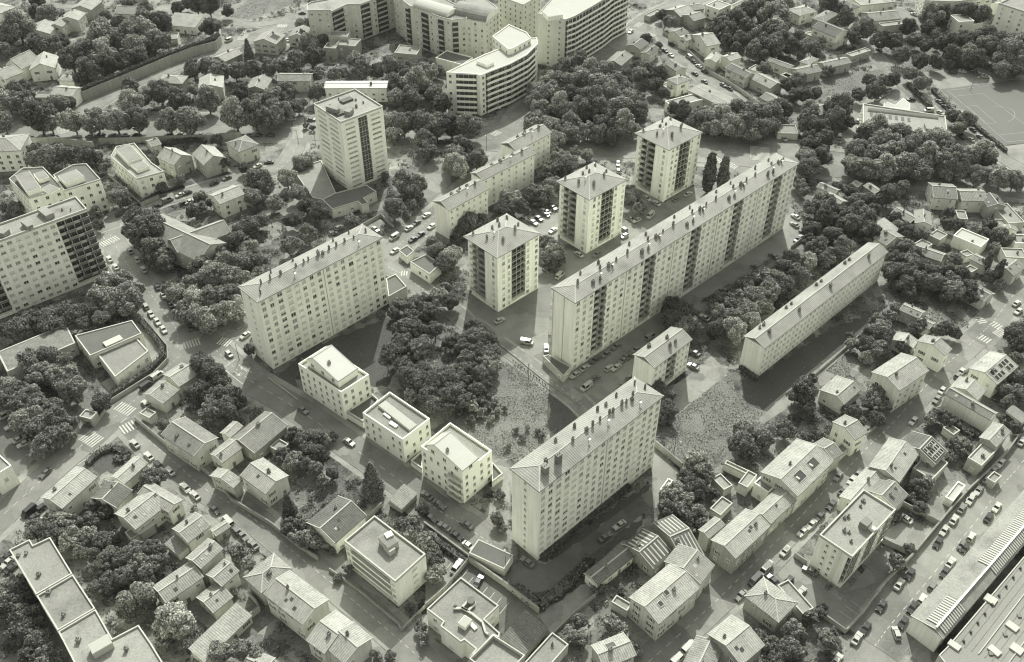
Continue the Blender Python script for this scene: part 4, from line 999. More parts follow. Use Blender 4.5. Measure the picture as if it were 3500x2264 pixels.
TM = polyblock('a4 1400,-120 2060,-150 2040,-20 1880,0 1700,20 1440,10', 12.0, 'pale apartment row with balconies at the top edge above the orchard', wm='wall2', rm='gravel', ph=.5, sp=4, win='half', wsz=(2.2, 1.8))
# factory hall and shed roof bottom right
o_, an_, L_, W_ = frame('d4', (1290,1160), (1600,1340), (2600,164), 7.5, .4)
N1 = slab('d4', (1290,1160), (1600,1340), (2600,164), 7.5, 'long factory hall with glazed ridge light beside the wide street', 'nnnnnnnnnnnn', 'b', 2, roof='gable', slope=.16, ridge_frac=.3, roofm='gravel', name='factory_hall', wsz=(.8, .8))
N1['root']['category'] = 'factory'
_b = MB(); L_, W_ = N1['L'], N1['W']; yr = -.5+(W_+1)*.3; zr = N1['zf'](0, yr)
for x0, x1 in ((1.0, 12.0), (28.0, L_*.9)):
    for s, y_ in ((1, 3.0), (-1, 2.4)):
        y1_ = yr+s*y_; z1_ = N1['zf'](0, y1_)
        n = int((x1-x0)/.9)
        for k in range(n):
            xa = x0+k*.9; _b.bar((xa+.3, yr, zr+.25), (xa+.3, y1_, z1_+.25), .45, .06, M['trim'])
        _b.slabq([(x0,min(yr,y1_),(zr if s > 0 else z1_)+.2),(x1,min(yr,y1_),(zr if s > 0 else z1_)+.2),(x1,max(yr,y1_),(z1_ if s > 0 else zr)+.2),(x0,max(yr,y1_),(z1_ if s > 0 else zr)+.2)], .2, M['shutter_d'])
_b.bar((0, yr, zr+.3), (L_*.9, yr, zr+.3), .5, .2, M['white']); _b.build('ridge_light', N1['roof'])
N2 = polyblock('d4 1640,1400 1560,1480 1900,1900 3100,1200 2900,-80 2700,150', 6.0, 'vast rough flat factory roof in the bottom right corner', name='factory_roof_block', cat='factory', wm='wall3', rm='froof', ph=.2, pt=.3, win=None)
for k in range(14):
    x, y = 1780+k*62, 1360-k*80; v = G('d4', x, y, 6)-N2['c']; _b = MB(); _b.tube((v.x, v.y), .35, .3, 5.9, 6.6, M['dark'], 8); _b.build('roof_vent', N2['roof'])
for a in (((1705,1410),(1735,1440),(1765,1400)), ((2020,1010),(2050,1040),(2085,990)), ((2210,1240),(2240,1275),(2275,1235)), ((2055,1460),(2080,1490),(2120,1455)), ((2250,1440),(2280,1480),(2320,1430))): roof_box(N2, 'd4', *a, 5.9, 6.5, 'skylight', 'trim')
# church
CH = house('b1', (1420,475), (1740,885), (1990,722), 8.0, 'gy-m', 'grey church with long nave roof and crossing transept gables', name='church', cat='church', slope=.5, wm='wall3', win='half', chim=0, dens=5)
house('b1', (1460,692), (1556,808), (2030,630), 8.0, 'gx-m', '', parent=CH['root'], slope=.55, wm='wall3', win='half', chim=0, dens=5, door=False)
polyblock('b2 765,0 520,90 690,330 780,350 900,300', 3.5, 'triangular low paved roof with small skylights beside the tallest tower', name='podium', cat='podium', wm='wall3', rm='gravel', ph=.5, win=None)
polyblock('b2 775,345 880,290 1160,215 1250,275 1140,330 1180,375 1120,395 1085,360 975,395 860,430', 4.5, 'low dark-roofed pavilion with scalloped pale walls below the tallest tower', name='pavilion', cat='pavilion', wm='wall2', rm='gravel_dark', ph=.35, win='half', sp=4)
polyblock('b2 1445,790 1520,745 1580,795 1515,850', 3.2, 'small square dark-roofed hut beside the avenue', name='hut', cat='hut', wm='wall', rm='gravel_dark', ph=.3, win=None)
polyblock('b2 1545,890 1685,825 1815,910 1715,1000', 4.5, 'square pavilion with white-edged dark roof near the nearest tower', name='pavilion', cat='pavilion', wm='wall', rm='gravel_dark', ph=.35, win='open', sp=3.4)
polyblock('b2 1335,1040 1420,1000 1515,1110 1355,1200', 4.5, 'low dark flat roof with rooftop plant tucked behind the avenue slab end', name='annexe', cat='annexe', wm='wall2', rm='gravel_dark', ph=.5, win=None)
polyblock('c3 655,300 705,290 905,400 835,480', 3.2, 'low dark annexe wrapped round the end of the long slab', name='annexe', cat='annexe', wm='wall2', rm='gravel_dark', ph=.15, win='half', sp=3)
polyblock('a4 1075,940 1090,890 1180,925 1250,862 1310,910 1310,965', 3.2, 'bright white jagged canopy behind the wide school roof', name='canopy', cat='canopy', wm='white', rm='gravel_white', ph=.1, win=None)

_a, _d = G('d4', 1640, 1400, 6)-N2['c'], G('d4', 2310, 560, 6)-N2['c']; _u = (_d-_a).normalized(); _n = Vector((_u.y, -_u.x)); _b = MB()
for k in range(1, 26):
    p = _a+_n*(k*1.6); _b.bar((*(p+_u*(2+k*.4)), 5.96), (*(p+_u*75), 5.96), .22, .12 if k % 4 else .3, M['froof' if k % 4 else 'trim'])
_b.build('roof_seams', N2['roof'])
for k in range(9):
    p = _a+_n*(8.5)+_u*(6+k*8); _b = MB(); _b.box(p.x-.5, p.y-.5, 5.9, p.x+.5, p.y+.5, 6.4, M['shutter_d']); _b.build('roof_vent', N2['roof'])
# ------------------------------------------------------------------ houses: tile|A|B|C|eaves height|roof|label|options
HS = """
a1|330,205|222,305|440,300|6|gy-l|pale gabled house lowest of the stepped pair row at the top left
a1|455,205|545,238|640,160|6.2|gx-l|light-roofed house second from bottom in the top left row
a1|565,125|690,183|755,115|6.8|gx-l|broad pale roof third from bottom in the top left row
a1|650,55|800,90|900,10|7|gx-l|pale double roof at the upper end of the top left row
a1|1012,45|998,120|1205,130|5|gx-m|single grey-roofed house above the light feathery trees at top left
a1|1560,146|1456,218|1710,241|4.6|m-l|bright single-pitch roof house beside the ivy wall corner|wm=wall
a1|125,462|42,568|190,610|6.8|gy-l|pale steep-gabled house at the left edge with a window gable|slope=.7,wm=wall
a1|330,510|252,622|485,600|6.5|gy-l|pale gabled house with broad dormer right of the steep-gabled one|slope=.5,wm=wall
a1|550,655|503,708|645,712|5|h-l|small pale garden house beside the bottom of the ivy wall|wm=wall
a1|560,750|440,830|640,850|6|gx-l|pale house with jumbled roof planes where the ivy wall ends|wm=wall
a1|-60,520|-90,640|45,700|6.5|gy-l|white house cut by the left edge beside the steep-gabled house|wm=wall
a1|340,815|288,862|480,862|3|f|small low flat garage below the jumbled-roof house
a1|-60,20|0,122|142,62|8|h-l|pale house in the very top left corner|wm=wall
a1|110,95|66,152|210,132|5|gx-l|small pale low house just below the top left corner house
a1|-60,250|-40,342|42,292|5|gx-l|pale roof fragment at the left edge under the top left trees
a1|1895,492|1970,545|2132,470|4|gx-l|low light-roofed cottage beside the sunlit slip road
a1|1400,655|1372,727|1600,737|6|h-l|pale hipped house behind the boulevard trees, first of three right of the dark cypress
a1|1800,680|1738,792|1960,772|6.3|gy-l|pale gabled house, second of three behind the boulevard trees
a1|2215,685|2150,785|2330,792|6|gy-m|gabled house, third of three behind the boulevard trees
a2|-40,318|112,392|198,308|6.5|gx-l|pale house with a big dark solar panel on its roof near the top junction|solar=1
a2|240,288|385,336|442,256|6|gx-l|pale gabled house right beside the solar-panelled one
a2|690,335|640,395|805,412|7|f|main flat-roofed part of the grey terraced villa below the angular block|wm=wall3
a2|560,378|530,425|632,432|6.5|f|lower flat wing of the grey terraced villa|wm=wall3
a2|590,280|572,322|738,328|9|f|upper flat storey at the back of the grey terraced villa|wm=wall3
a2|1195,400|1150,470|1345,486|7|f|square grey flat-roofed villa with a pale parapet above the white strip building|wm=wall3
a2|1610,450|1512,512|1745,575|7|f|pale polygonal flat block between the vaulted wing and curved block|wm=wall,win=none,rm=gravel_dark
a2|135,640|118,712|412,715|6|gx-m|twin grey-roofed house with a pale party ridge behind the boulevard trees
a2|542,712|530,776|1086,773|8|gx|bright white metal-roofed strip building behind the tallest tower|rm=metal_roof,wm=wall,slope=.15,win=half
a3|1258,272|1345,324|1425,290|5.5|gx-m|small grey-roofed house at the bend of the descending street
a3|1370,312|1402,362|1472,335|6|gx-l|narrow pale house in the row right of the descending street
a3|1478,300|1582,410|1704,385|7|gx-l|largest pale hipped house in the row right of the descending street
a3|1592,490|1660,552|1722,490|5.5|gx-l|small pale corner house below the largest street house
a3|1712,492|1785,541|1890,505|6.8|gx-l|pale upright house behind the row on the descending street
a3|1812,572|1918,686|2014,650|6|gy-d|dark-roofed gabled house beside the descending street
a3|1992,675|2135,780|2252,737|5|gy-m|broad hipped bungalow below the dark-roofed gabled house
a3|2062,848|2170,926|2278,886|4|gy-m|small gabled cottage among trees above the boulevard right part
a3|1588,42|1690,92|1790,46|7|f|flat cream house with square openings in the upper right gardens|wm=wall,win=open
a3|1792,42|1832,60|1930,14|6|gx-l|cream house adjoining the flat cream house at the top
a3|1388,128|1468,188|1578,156|5.5|gx-l|pale gabled house above the bend of the descending street
a3|1070,118|1082,152|1192,100|3|f|low flat kiosk roof beside the top street junction
a3|885,388|1000,438|1075,380|5|gx-d|dark tiled house at the fork of the two streets
a3|1035,438|1085,490|1166,424|5|gx-d|dark tiled lower wing house beside the fork
a3|692,540|832,580|935,490|5|gx-l|pale-roofed house with dark gable front by the avenue edge|wm=wall3
a3|1195,560|1310,626|1410,600|5|gy-m|grey house with three roof lights beside the descending street
a3|1245,690|1320,746|1440,700|7|h-m|hipped two-level villa above the L-shaped low building|wm=wall
a3|1200,735|1262,800|1372,770|3.5|f|flat lower wing in front of the hipped villa|wm=wall
a3|1505,752|1762,962|1900,900|6|gy|long low grey-roofed wing running beside the descending street|rm=gravel,slope=.04,win=half
a3|1185,902|1285,946|1602,862|5|f|flat wing of the L-shaped low building behind the farthest tower|wm=wall,win=half
a3|2165,500|2290,612|2330,590|3|gy-m|narrow shed roof among dense trees at the upper right
a3|1962,598|2040,642|2100,606|4|f|small pale flat outbuilding behind the dark-roofed gabled house
a4|250,78|345,142|500,100|6|h-l|pale hipped house with bright front wall in the upper right gardens|wm=wall
a4|555,200|660,330|790,280|7|gy-d|house with two dark roof panels beside the tree-lined lane|wm=wall
a4|462,262|650,396|690,375|3|f|long thin pale outbuilding below the dark-panelled house
a4|470,150|560,200|690,120|5|h-m|low grey hipped roof just above the dark-panelled house
a4|112,490|250,606|300,578|5|gy-m|long narrow gabled roof at the left of the barn group
a4|312,592|350,666|540,626|5|gx-m|low grey-roofed barn in the middle of the barn group
a4|535,540|575,602|800,552|5|gx-l|long pale-roofed barn right in the barn group
a4|755,476|800,502|965,448|4|f|flat ribbed shed at the right end of the barn group
a4|350,535|420,572|515,520|5|h-m|small triangular-looking hipped roof behind the barn group
a4|320,960|470,1026|610,985|5|gx-m|hipped house among trees left of the wide school roof
a4|205,652|252,696|305,676|3|f|tiny grey shed beside the broad hipped bungalow
a4|895,112|970,188|1240,165|5|gx-m|wide grey industrial shed roof above the orchard
a4|870,-20|880,52|1180,22|5|f|long flat industrial roof at the top right behind the grey shed
a4|1062,205|1072,238|1285,212|4|f|narrow flat strip roof directly above the orchard
a4|690,10|790,85|880,60|6|h-d|dark hipped roof at the top beside the tree-lined lane
a4|1680,138|1735,198|1872,190|7|f|white modern cube villa with large dark openings|wm=white,win=open
a4|1830,165|1862,222|1950,208|5|f|lower right cube of the white modern villa|wm=white,win=open
a4|2000,-50|2015,40|2140,25|7|f|plain white block left of the corner tower|wm=wall,win=none
a4|180,1100|150,1175|330,1180|3|f|low flat workshop roof behind the far end of the long slab|win=none
b1|1862,285|1930,383|2150,292|7.5|gx-l|long three-storey house with pale roof near the church|win=open
a1|1437,1350|1525,1455|1692,1368|7|gy-l|pale gabled villa, left of three villas below the boulevard|slope=.55
a1|1692,1350|1785,1453|1985,1385|7|gy-l|pale gabled villa, middle of three villas below the boulevard|slope=.55
a1|1965,1258|2095,1338|2275,1267|7|h-m|hipped villa, right of three villas below the boulevard
a1|1275,1235|1330,1295|1420,1266|4|gx-l|small pale hut under the boulevard retaining wall
c1|735,795|800,862|856,800|3.5|f|little pale gatehouse beside the dark hedge near the crossroads
c1|-200,1195|-60,1370|102,1268|8|f|bright flat-roofed block cut by the left edge below the crossroads|wm=wall
c1|1258,630|1430,722|1572,600|5|gx-l|pale cottage with one round rooflight at the crossroads corner|frac=.6
c1|1440,455|1570,572|1738,465|5|gx-l|pale cottage behind the crossroads corner cottage
c1|1440,968|1700,1186|1918,1018|7.5|gy-m|large ribbed-roof house on the street corner near the crossroads
d1|350,96|545,194|855,-85|7|gx-l|long pale ribbed-roof house above the bottom left slab
c1|990,1342|1092,1426|1302,1240|4|gx-l|pale garage with a barred skylight strip beside the corner garden
d1|848,46|1020,188|1166,30|5|gx-d|dark mossy-roofed house between two pale-roofed houses
d1|1005,233|1190,378|1478,150|6|gx-l|long ribbed wing of the L-shaped house with the bright conservatory
d1|1330,-45|1478,230|1606,116|6.2|gy-l|cross wing of the L-shaped house with ribbed roof
d1|1195,366|1226,408|1347,326|4|m-l|small bright conservatory roof in the lower left gardens|rm=metal_roof,win=none
d1|1505,370|1650,494|1854,340|6|gx-l|square pale house with round-edged ribbed roof by the parked cars
d1|1830,384|1895,438|2026,350|3.5|gx-l|small ribbed garage roof touching the pavement in the lower left
d1|1325,880|1455,1022|1790,790|6.5|gx-l|long low pale wing with a roof terrace in the lower left gardens
d1|1640,610|1762,722|1960,545|8|gx-l|tall ribbed-roof house behind the roof terrace wing
d1|1800,770|1945,880|2102,740|6|gx-m|grey-roofed right wing beside the shadowed courtyard
d1|1715,972|1870,1112|2048,966|4|gx-l|small curved ribbed roof cottage in the lower left gardens
d1|1695,1412|1795,1528|2200,1130|3.5|m-l|long speckled pale lean-to roof beside the dark court
c2|0,1003|180,1158|475,908|5|gx-m|house with a pale tiled ridge band beside the shaded street|frac=.62
c1|1950,955|2020,1022|2135,915|4|gx-l|small pale ribbed hut left of the ridge-band house
c1|1822,1165|1950,1242|2128,1105|5.5|gx-l|pale low house below the small ribbed hut
c2|55,1345|275,1515|482,1350|7|gy-l|pale house with ribbed left slope and two dark roof slits
c1|1866,1322|2050,1460|2125,1385|6|gx-l|pale wing with a rounded roof touching the ribbed house
d2|650,302|885,500|1165,250|5.5|gx-d|dark plain-roofed house beside the cream cubic block|win=half
d2|105,775|238,936|508,716|7|h-l|hipped end house of the three-part terrace at the bottom
d2|268,932|600,1214|836,990|9|gy-l|largest ribbed-roof house of the bottom terrace along the street
d2|640,1336|792,1470|1056,1195|7|gy-l|lower ribbed house after the largest bottom terrace house
d2|815,1392|965,1560|1218,1326|7.3|gy-l|last ribbed house of the bottom terrace with a dark chimney
d1|2150,1540|2290,1700|2420,1500|4|gy-l|small pale roof at the bottom edge beside the dark court
d3|50,520|316,722|395,600|3.5|f|low flat garage under the shadow of the nearest slab|win=none,ph=.08,rm=gravel_dark
d3|310,1332|490,1472|690,1240|3.2|m-d|mossy lean-to shed roof at the end of the parking bays|win=none
d3|500,1545|640,1660|880,1390|4|f|long flat grey workshop roof strips at the bottom edge|win=none
d3|975,1430|1190,1600|1480,1480|6|gx-l|pale house with a dark sunken roof court at the bottom edge|court=1
d3|1025,752|1130,872|1466,602|4|gx-d|dark rounded barn roof beside the sunken lawn|win=half,wm=wall
d3|1395,478|1625,722|1796,576|5|gx-d|workshop with glazed strips across its dark roof, nearer bay|strips=1,wm=wall3
d3|1540,350|1900,680|2075,600|5.5|gx-d|workshop with glazed strips across its dark roof, farther bay|strips=1,wm=wall3
d3|1415,965|1672,1208|2036,890|9|gx-l|big ribbed-roof house with two square rooflights beside the diagonal street|rl=1
d3|1730,640|2040,856|2166,690|8.3|gx-m|grey ribbed house behind the one with two square rooflights
d3|1270,1000|1392,1096|1435,1035|3|f|small pale garden shed left of the square-rooflight house|win=none
d35|705,402|830,457|975,336|7|gx-l|narrow pale house joined behind the long roof on the diagonal street
d35|840,470|1065,633|1370,345|8.3|gx-l|long pale ribbed house with two small hatches on the diagonal street
d35|1215,200|1372,328|1600,115|7|gx-l|lower ribbed house continuing the diagonal street row|chim=0
c35|1312,1290|1610,1536|1925,1225|9|gx-l|broad ribbed house with two sunken roof terraces on its street slope|terr=1
c35|1790,1040|1915,1215|2008,1160|7|gx-m|short grey house attached to the one with sunken roof terraces
c35|1175,1465|1350,1506|1432,1430|5.5|f|pale flat-roofed annexe left of the sunken roof terraces|wm=wall
c35|1135,1430|1165,1462|1250,1350|4|f|small grey flat outhouse behind the pale flat annexe|win=none
c35|1885,893|2112,1040|2225,972|8.3|gx-m|pale house with blank gable and rooflights on the diagonal street|wm=wall
c35|1797,598|2015,728|2165,596|5.2|gx-l|pale cottage with long rear roof beside the big dark tree|frac=.35
c35|830,1390|960,1482|1035,1442|3.2|f|low pale flat shed below the dark tree group|win=none
c35|405,1470|440,1502|512,1402|2.6|f|bright white container box by the paved yard|wm=white,win=none,rm=gravel_white
c35|950,1205|965,1250|1205,1365|3|f|long narrow pale shed along the edge of the dry field|win=none
c4|960,448|1217,608|1480,430|10.8|gx-l|big gabled street house with dark blank end and tall chimney shadows|win=open,wm=wall2
c4|1375,165|1618,300|1682,240|8.5|gx-m|house with blank pale wall behind the big gabled street house|wm=wall
c4|1160,140|1340,236|1385,165|4.5|gx-l|low pale roof wing left of the blank-walled house
b4|1250,1268|1388,1386|1445,1320|5|gy-m|small gabled house beside the long low slab's dark lawn
b4|1395,1390|1480,1482|1536,1422|4|gy-m|lower twin of the small gabled house beside the dark lawn
c4|1820,412|2075,553|2262,393|7|gx-l|house with rows of solar panels at the right, near the upper crossing|solar=2,wm=wall
c4|1668,562|1905,692|1985,600|5.5|gx-l|ribbed low roof in front of the solar-panelled house
c4|1620,622|2018,865|2085,800|6.3|gy|long barn-like hall with plain pale side wall near the right edge|rm=gravel,wm=wall,win=none,slope=.5
c4|1918,1010|2070,1103|2195,965|6.5|gx-l|small gabled house at the end of the long pale hall
c4|1808,1205|1935,1270|2068,1130|5|f|striped flat annexe below the small gabled end house|rm=tile_ly
c4|2165,790|2290,882|2345,830|3|m-m|little mono-pitch shed at the right edge|win=none
c4|960,1245|1218,1412|1395,1150|7|gx-l|pale ribbed house with tall chimneys between the two streets
c4|1250,1030|1535,1256|1642,1140|6|gx-d|dark roofed house with a gridded solar field on its slope|solar=3
c4|1335,1290|1500,1392|1640,1245|4|f|flat yard building below the gridded solar roof
c4|680,1540|860,1640|1095,1375|6|gx-l|pale house with a roof court behind the four-storey flat block
c4|965,1420|1180,1644|1297,1517|6|gx-m|ribbed grey house wing right of the roof-court house
d35|1143,953|1440,1193|1610,1015|6|h-l|big hipped house with ribbed roof and parking yard behind
d35|1470,850|1650,1122|1745,1070|3|f|flat pale garage strip behind the big hipped house|win=none
d35|822,1286|1112,1572|1322,1390|7|gx-l|pale two-slope ribbed house near the bottom of the diagonal street
d35|590,1560|820,1720|960,1420|5|gx-m|grey ribbed low house with roof pipes at the bottom edge
b4|510,213|645,300|705,255|5|gy-m|small tiled house left of the twin roofs beyond the long slab
b4|548,308|668,404|768,357|5|gy-m|low tiled house beside the small tiled one beyond the long slab
b4|915,215|1000,292|1078,268|4.5|gy-l|cottage with one light and one dark slope among the right trees
b4|1510,192|1515,325|1732,340|6|gx-m|grey-roofed house beside the boulevard at the right, left one
b4|1768,243|1765,352|1992,356|6|gx-m|grey-roofed house beside the boulevard at the right, middle one
b4|2000,305|1990,405|2158,402|6|gy-d|dark gabled house beside the boulevard at the right
b4|2165,378|2172,555|2315,545|4|f|walled flat yard building at the right edge by the boulevard|win=none
b4|1190,430|1312,548|1400,500|5|gy-m|tiled house with two small rooflights in the right gardens
b4|1320,430|1352,548|1505,570|6|gy-l|pale-gabled house beside the rooflight house in the right gardens|wm=wall
b4|1045,545|1062,690|1215,600|4|m-l|pale mono-pitch roof fragment in the right gardens|win=none
b4|1705,648|1930,762|2000,694|5|f|brightest white flat roof in the right gardens|wm=wall,rm=gravel_white,win=none
b4|1500,640|1570,702|1636,652|3|f|small pale flat roof left of the brightest white one|win=none
b4|1725,440|1730,512|1816,520|3|f|small pale terrace roof below the boulevard houses|win=none
b4|2068,518|2068,562|2176,572|3|f|small pale box shed left of the walled yard|win=none
b4|2130,575|2105,608|2262,620|4.5|gy-m|small low-gabled house under the walled yard
b4|2240,650|2232,728|2360,730|5|f|pale house cut by the right edge|wm=wall
b4|2110,770|2150,852|2340,860|4.5|f|wide pale low building at the right edge above the street|win=none
b4|1350,765|1580,886|1626,812|4.5|gy-m|cross-shaped low tiled house behind the far end of the low slab
b4|1765,800|1800,846|1866,825|3|f|little square grey shed in the right gardens|win=none
b4|1845,852|1975,932|2040,885|4.5|gy-l|narrow house with a bright strip beside two slim cypresses
b4|2085,905|2225,1012|2322,935|5|gx-m|tiled house behind the two slim cypresses
d35|850,185|930,258|1035,150|2.8|f|open pergola roof beside the round white patio|win=none
b4|1062,640|1102,745|1262,665|4.5|gy-m|dark-fronted gabled house under the mono-pitch roof fragment
b4|1340,735|1420,790|1505,738|3.5|f|small flat annexe roof before the cross-shaped low house|win=none
a3|2255,650|2290,692|2335,672|3|f|tiny outbuilding at the far end of the dense upper right trees|win=none
a3|1935,35|1960,72|2055,22|5|gx-m|grey house behind the two cream houses at the top
a3|1300,62|1352,152|1480,108|5|gx-l|pale paved-looking low roof at the top junction
a3|1432,42|1455,95|1565,78|5|gx-l|pale roof right of the low roof at the top junction
a4|160,8|240,52|332,18|5|gx-m|grey roof at the top edge above the pale hipped house
c4|1600,935|1690,1000|1745,960|2.5|f|small pale garden terrace beside the long pale hall|win=none
d4|1622,92|1684,134|1792,-5|2.8|f|white slatted pergola by the wide street|win=none,wm=white,rm=gravel_white
d1|1490,490|1560,592|1645,522|3|m-m|small lean-to behind the square pale house|win=none
c1|1250,790|1312,852|1372,802|2.8|f|small walled outhouse beside the crossroads corner cottage|win=none
a1|1465,300|1470,350|1556,345|3|f|little white hut behind the ivy wall|win=none
a1|700,425|705,465|775,455|3.5|gx-l|pale roof peak poking from trees behind the ivy wall|win=none
d2|1380,110|1470,190|1600,60|2.5|m-m|small bike shelter roof beside the large dark conifer|win=none
c4|640,1130|700,1180|780,1110|2.6|f|small rear shed behind the dark tree pair by the field|win=none
d1|1100,405|1150,470|1230,420|2.5|f|little paved terrace below the bright conservatory|win=none
c2|340,1080|400,1150|480,1080|3|f|small flat store behind the ridge-band house|win=none
c4|1990,1370|2050,1420|2110,1360|2.8|f|small pale shed in the garden by the wide street|win=none
b4|1640,880|1690,930|1780,900|3|gy-m|small shed behind the square grey shed
b4|820,190|850,235|910,205|3.5|gy-m|little hut among trees left of the two-tone cottage|win=none
b4|1800,940|1850,985|1900,955|3|f|small garden store by the slim cypresses|win=none
a3|2150,330|2180,365|2240,345|3.5|gx-m|little roof deep in the upper right gardens|win=none
b4|1825,1062|1955,1236|2060,1166|4.5|gy-d|dark plain roof with pale edge above the right street
"""
def roof_feature(r, f, mode):
    L, W, zf, h = r['L'], r['W'], r['zf'], r['h']; ro = r['roof']
    def pan(x0, x1, y0, y1, m, up=.06, fr=True, nm='roof_panel', th=.05):
        b = MB(); q = [(x0,y0,zf(x0,y0)+up),(x1,y0,zf(x1,y0)+up),(x1,y1,zf(x1,y1)+up),(x0,y1,zf(x0,y1)+up)]
        b.slabq(q, th+up, m)
        if fr:
            e_ = [Vector(v) for v in q]
            for i in range(4): b.bar(e_[i], e_[(i+1) % 4], .14, .09, M['trim'])
        return b, q
    if f == 'solar':
        if mode == 1: b, q = pan(L*.3, L*.7, W*.06, W*.38, M['solar']); b.build('solar_panel', ro)
        else:
            n = 6 if mode == 2 else 5; rows = 2 if mode == 2 else 3
            for i in range(n):
                for j in range(rows):
                    x0 = L*(.08+.84*i/n); x1 = L*(.08+.84*(i+.88)/n); y0 = W*(.03+.42*j/rows); y1 = W*(.03+.42*(j+.85)/rows)
                    if mode == 2 and (i+j) % 4 == 3: continue
                    b, q = pan(x0, x1, y0, y1, M['solar'], .12); b.build('solar_panel', ro)
    elif f == 'terr':
        for a in (.2, .58):
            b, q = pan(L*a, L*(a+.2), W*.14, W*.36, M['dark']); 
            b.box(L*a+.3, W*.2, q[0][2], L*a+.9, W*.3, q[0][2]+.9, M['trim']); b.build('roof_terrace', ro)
    elif f == 'strips':
        for i in range(5):
            x = L*(.1+.19*i)
            for y0, y1 in ((W*.02, W*.44), (W*.56, W*.97)): b, q = pan(x, x+L*.06, y0, y1, M['rail'], .05, False); b.build('glazed_strip', ro)
    elif f == 'rl':
        for x, y in ((.2, .22), (.42, .33)): b, q = pan(L*x, L*x+1.4, W*y, W*y+1.4, M['glass'], .1); b.build('rooflight', ro)
    elif f == 'court':
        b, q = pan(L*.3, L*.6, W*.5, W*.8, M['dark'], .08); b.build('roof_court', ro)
for ln in HS.strip().split('\n'):
    f = ln.split('|'); t = f[0]; A, B, C = [tuple(map(float, q.split(','))) for q in f[1:4]]; kw = {}; feat = None
    if len(f) > 7:
        for o in f[7].split(','):
            k, v = o.split('=')
            if k in ('solar', 'terr', 'strips', 'rl', 'court'): feat = (k, int(v))
            elif k == 'win': kw['win'] = None if v == 'none' else v
            elif k in ('wm', 'rm'): kw[k] = v
            elif k == 'chim': kw[k] = int(v)
            else: kw[k] = float(v)
    lb = f[6]; nm = 'house'; cat = 'house'
    for key, n2, c2 in (('garage','garage','garage'),('shed','shed','shed'),('barn','barn','barn'),('workshop','workshop','workshop'),('hut','hut','hut'),('annexe','annexe','annexe'),('container','storage_container','container'),('kiosk','kiosk','kiosk'),('gatehouse','gatehouse','gatehouse'),('villa','villa','villa'),('cottage','cottage','cottage')):
        if key in lb.split(): nm, cat = n2, c2; break
    r = house(t, A, B, C, float(f[4]), f[5], lb, name=nm, cat=cat, **kw)
    if feat: roof_feature(r, *feat)
    elif f[5][0] in 'gh' and nm in ('house', 'villa', 'cottage') and proj((r['o'].x, r['o'].y, 0))[2] < 420:
        for k_ in range(RR.choice([0, 1, 2, 2, 3])):
            x_, y_ = RR.uniform(.12, .85)*r['L'], RR.uniform(.12, .36)*r['W'] if f[5][:2] != 'gy' else RR.uniform(.1, .85)*r['W']
            if f[5][:2] == 'gy': x_ = RR.uniform(.1, .35)*r['L']
            if f[5][0] == 'h': continue
            z_ = r['zf'](x_, y_); b_ = MB(); s_ = RR.uniform(.3, .5)
            z2 = [r['zf'](x_+i*s_, y_+j*s_) for i, j in ((-1,-1),(1,-1),(1,1),(-1,1))]
            b_.slabq([(x_-s_, y_-s_, z2[0]+.1), (x_+s_, y_-s_, z2[1]+.1), (x_+s_, y_+s_, z2[2]+.1), (x_-s_, y_+s_, z2[3]+.1)], .25, M['glass'] if RR.random() < .6 else M['gravel_white'])
            b_.build('rooflight', r['roof'])
# ------------------------------------------------------------------ walls and hedges
free_wall('a1 735,890 1060,757 1500,570 1700,492 1905,440 1945,395 1945,330', 5.0, .6, 'tall pale retaining wall half covered in ivy beside the top left street', 'wall3', 'retaining_wall')
hedge('a1 735,878 1060,745 1500,558 1700,482 1900,428 1935,385', 6.6, 1.6, 'dark ivy spilling over the tall retaining wall', 'ivy', 3.2)
hedge('c1 1235,0 1425,240 1440,320 1330,440 950,690 780,930', 2.4, 1.6, 'long dark clipped hedge curving around the school yard')
free_wall('c1 1270,-10 1475,235 1480,345 1350,480 975,715 880,860', 1.6, .35, 'pale boundary wall outside the school hedge')
free_wall('a1 262,1265 510,1262 830,1305', 3.5, .5, 'pale retaining wall below the boulevard beside the left edge block')
free_wall('a1 880,1268 1100,1262 1600,1240 1820,1235 2120,1210', 3.2, .4, 'dark retaining wall below the boulevard parked cars', 'wall3')
free_wall('c1 1190,868 1350,1000 1490,1115', 2.2, .3, 'garden wall in front of the large ribbed corner house')
free_wall('c1 1770,1300 1910,1410 d2 -20,130 330,345 545,520 740,650', 2.0, .3, 'long pale garden wall along the shaded lower street')
free_wall('c1 540,1110 700,950', 2.0, .4, 'short pale wall beside the tree-shaded car park at the crossroads')
free_wall('d2 545,520 900,545 1300,175', 2.0, .3, 'garden wall between the dark-roofed house and the cream cubic block')
free_wall('d2 1670,350 2060,640 d3 10,660 300,860 620,1110', 2.4, .4, 'long retaining wall above the marked parking bays')
free_wall('d2 1680,1060 1860,900 2055,660', 1.8, .3, 'wall between the cream cubic block yard and the duct-roofed block')
free_wall('d2 840,735 1100,920 1440,1210 1470,1270 1680,1060', 1.2, .3, 'low wall around the cream cubic block forecourt')
free_wall('c3 240,180 420,320 700,545 950,720', .35, .22, 'low pale kerb wall with bollards beside the dry field path', 'concrete', cap=None)
free_wall('c35 352,1090 590,1290', 2.6, .35, 'dark-sided wall at the right of the nearest slab yard')
free_wall('d4 738,1286 880,1130 1090,850 1325,615 1550,345 1640,235 1850,10', 2.0, .35, 'long wall along the wide street beside the factory hall')
free_wall('c4 1790,1520 2000,1320 2160,1150 2315,935', 2.2, .35, 'long garden wall beside the upper part of the wide street')
free_wall('d4 525,1130 738,1286', 1.8, .3, 'short wall closing the car park corner at the lower right')
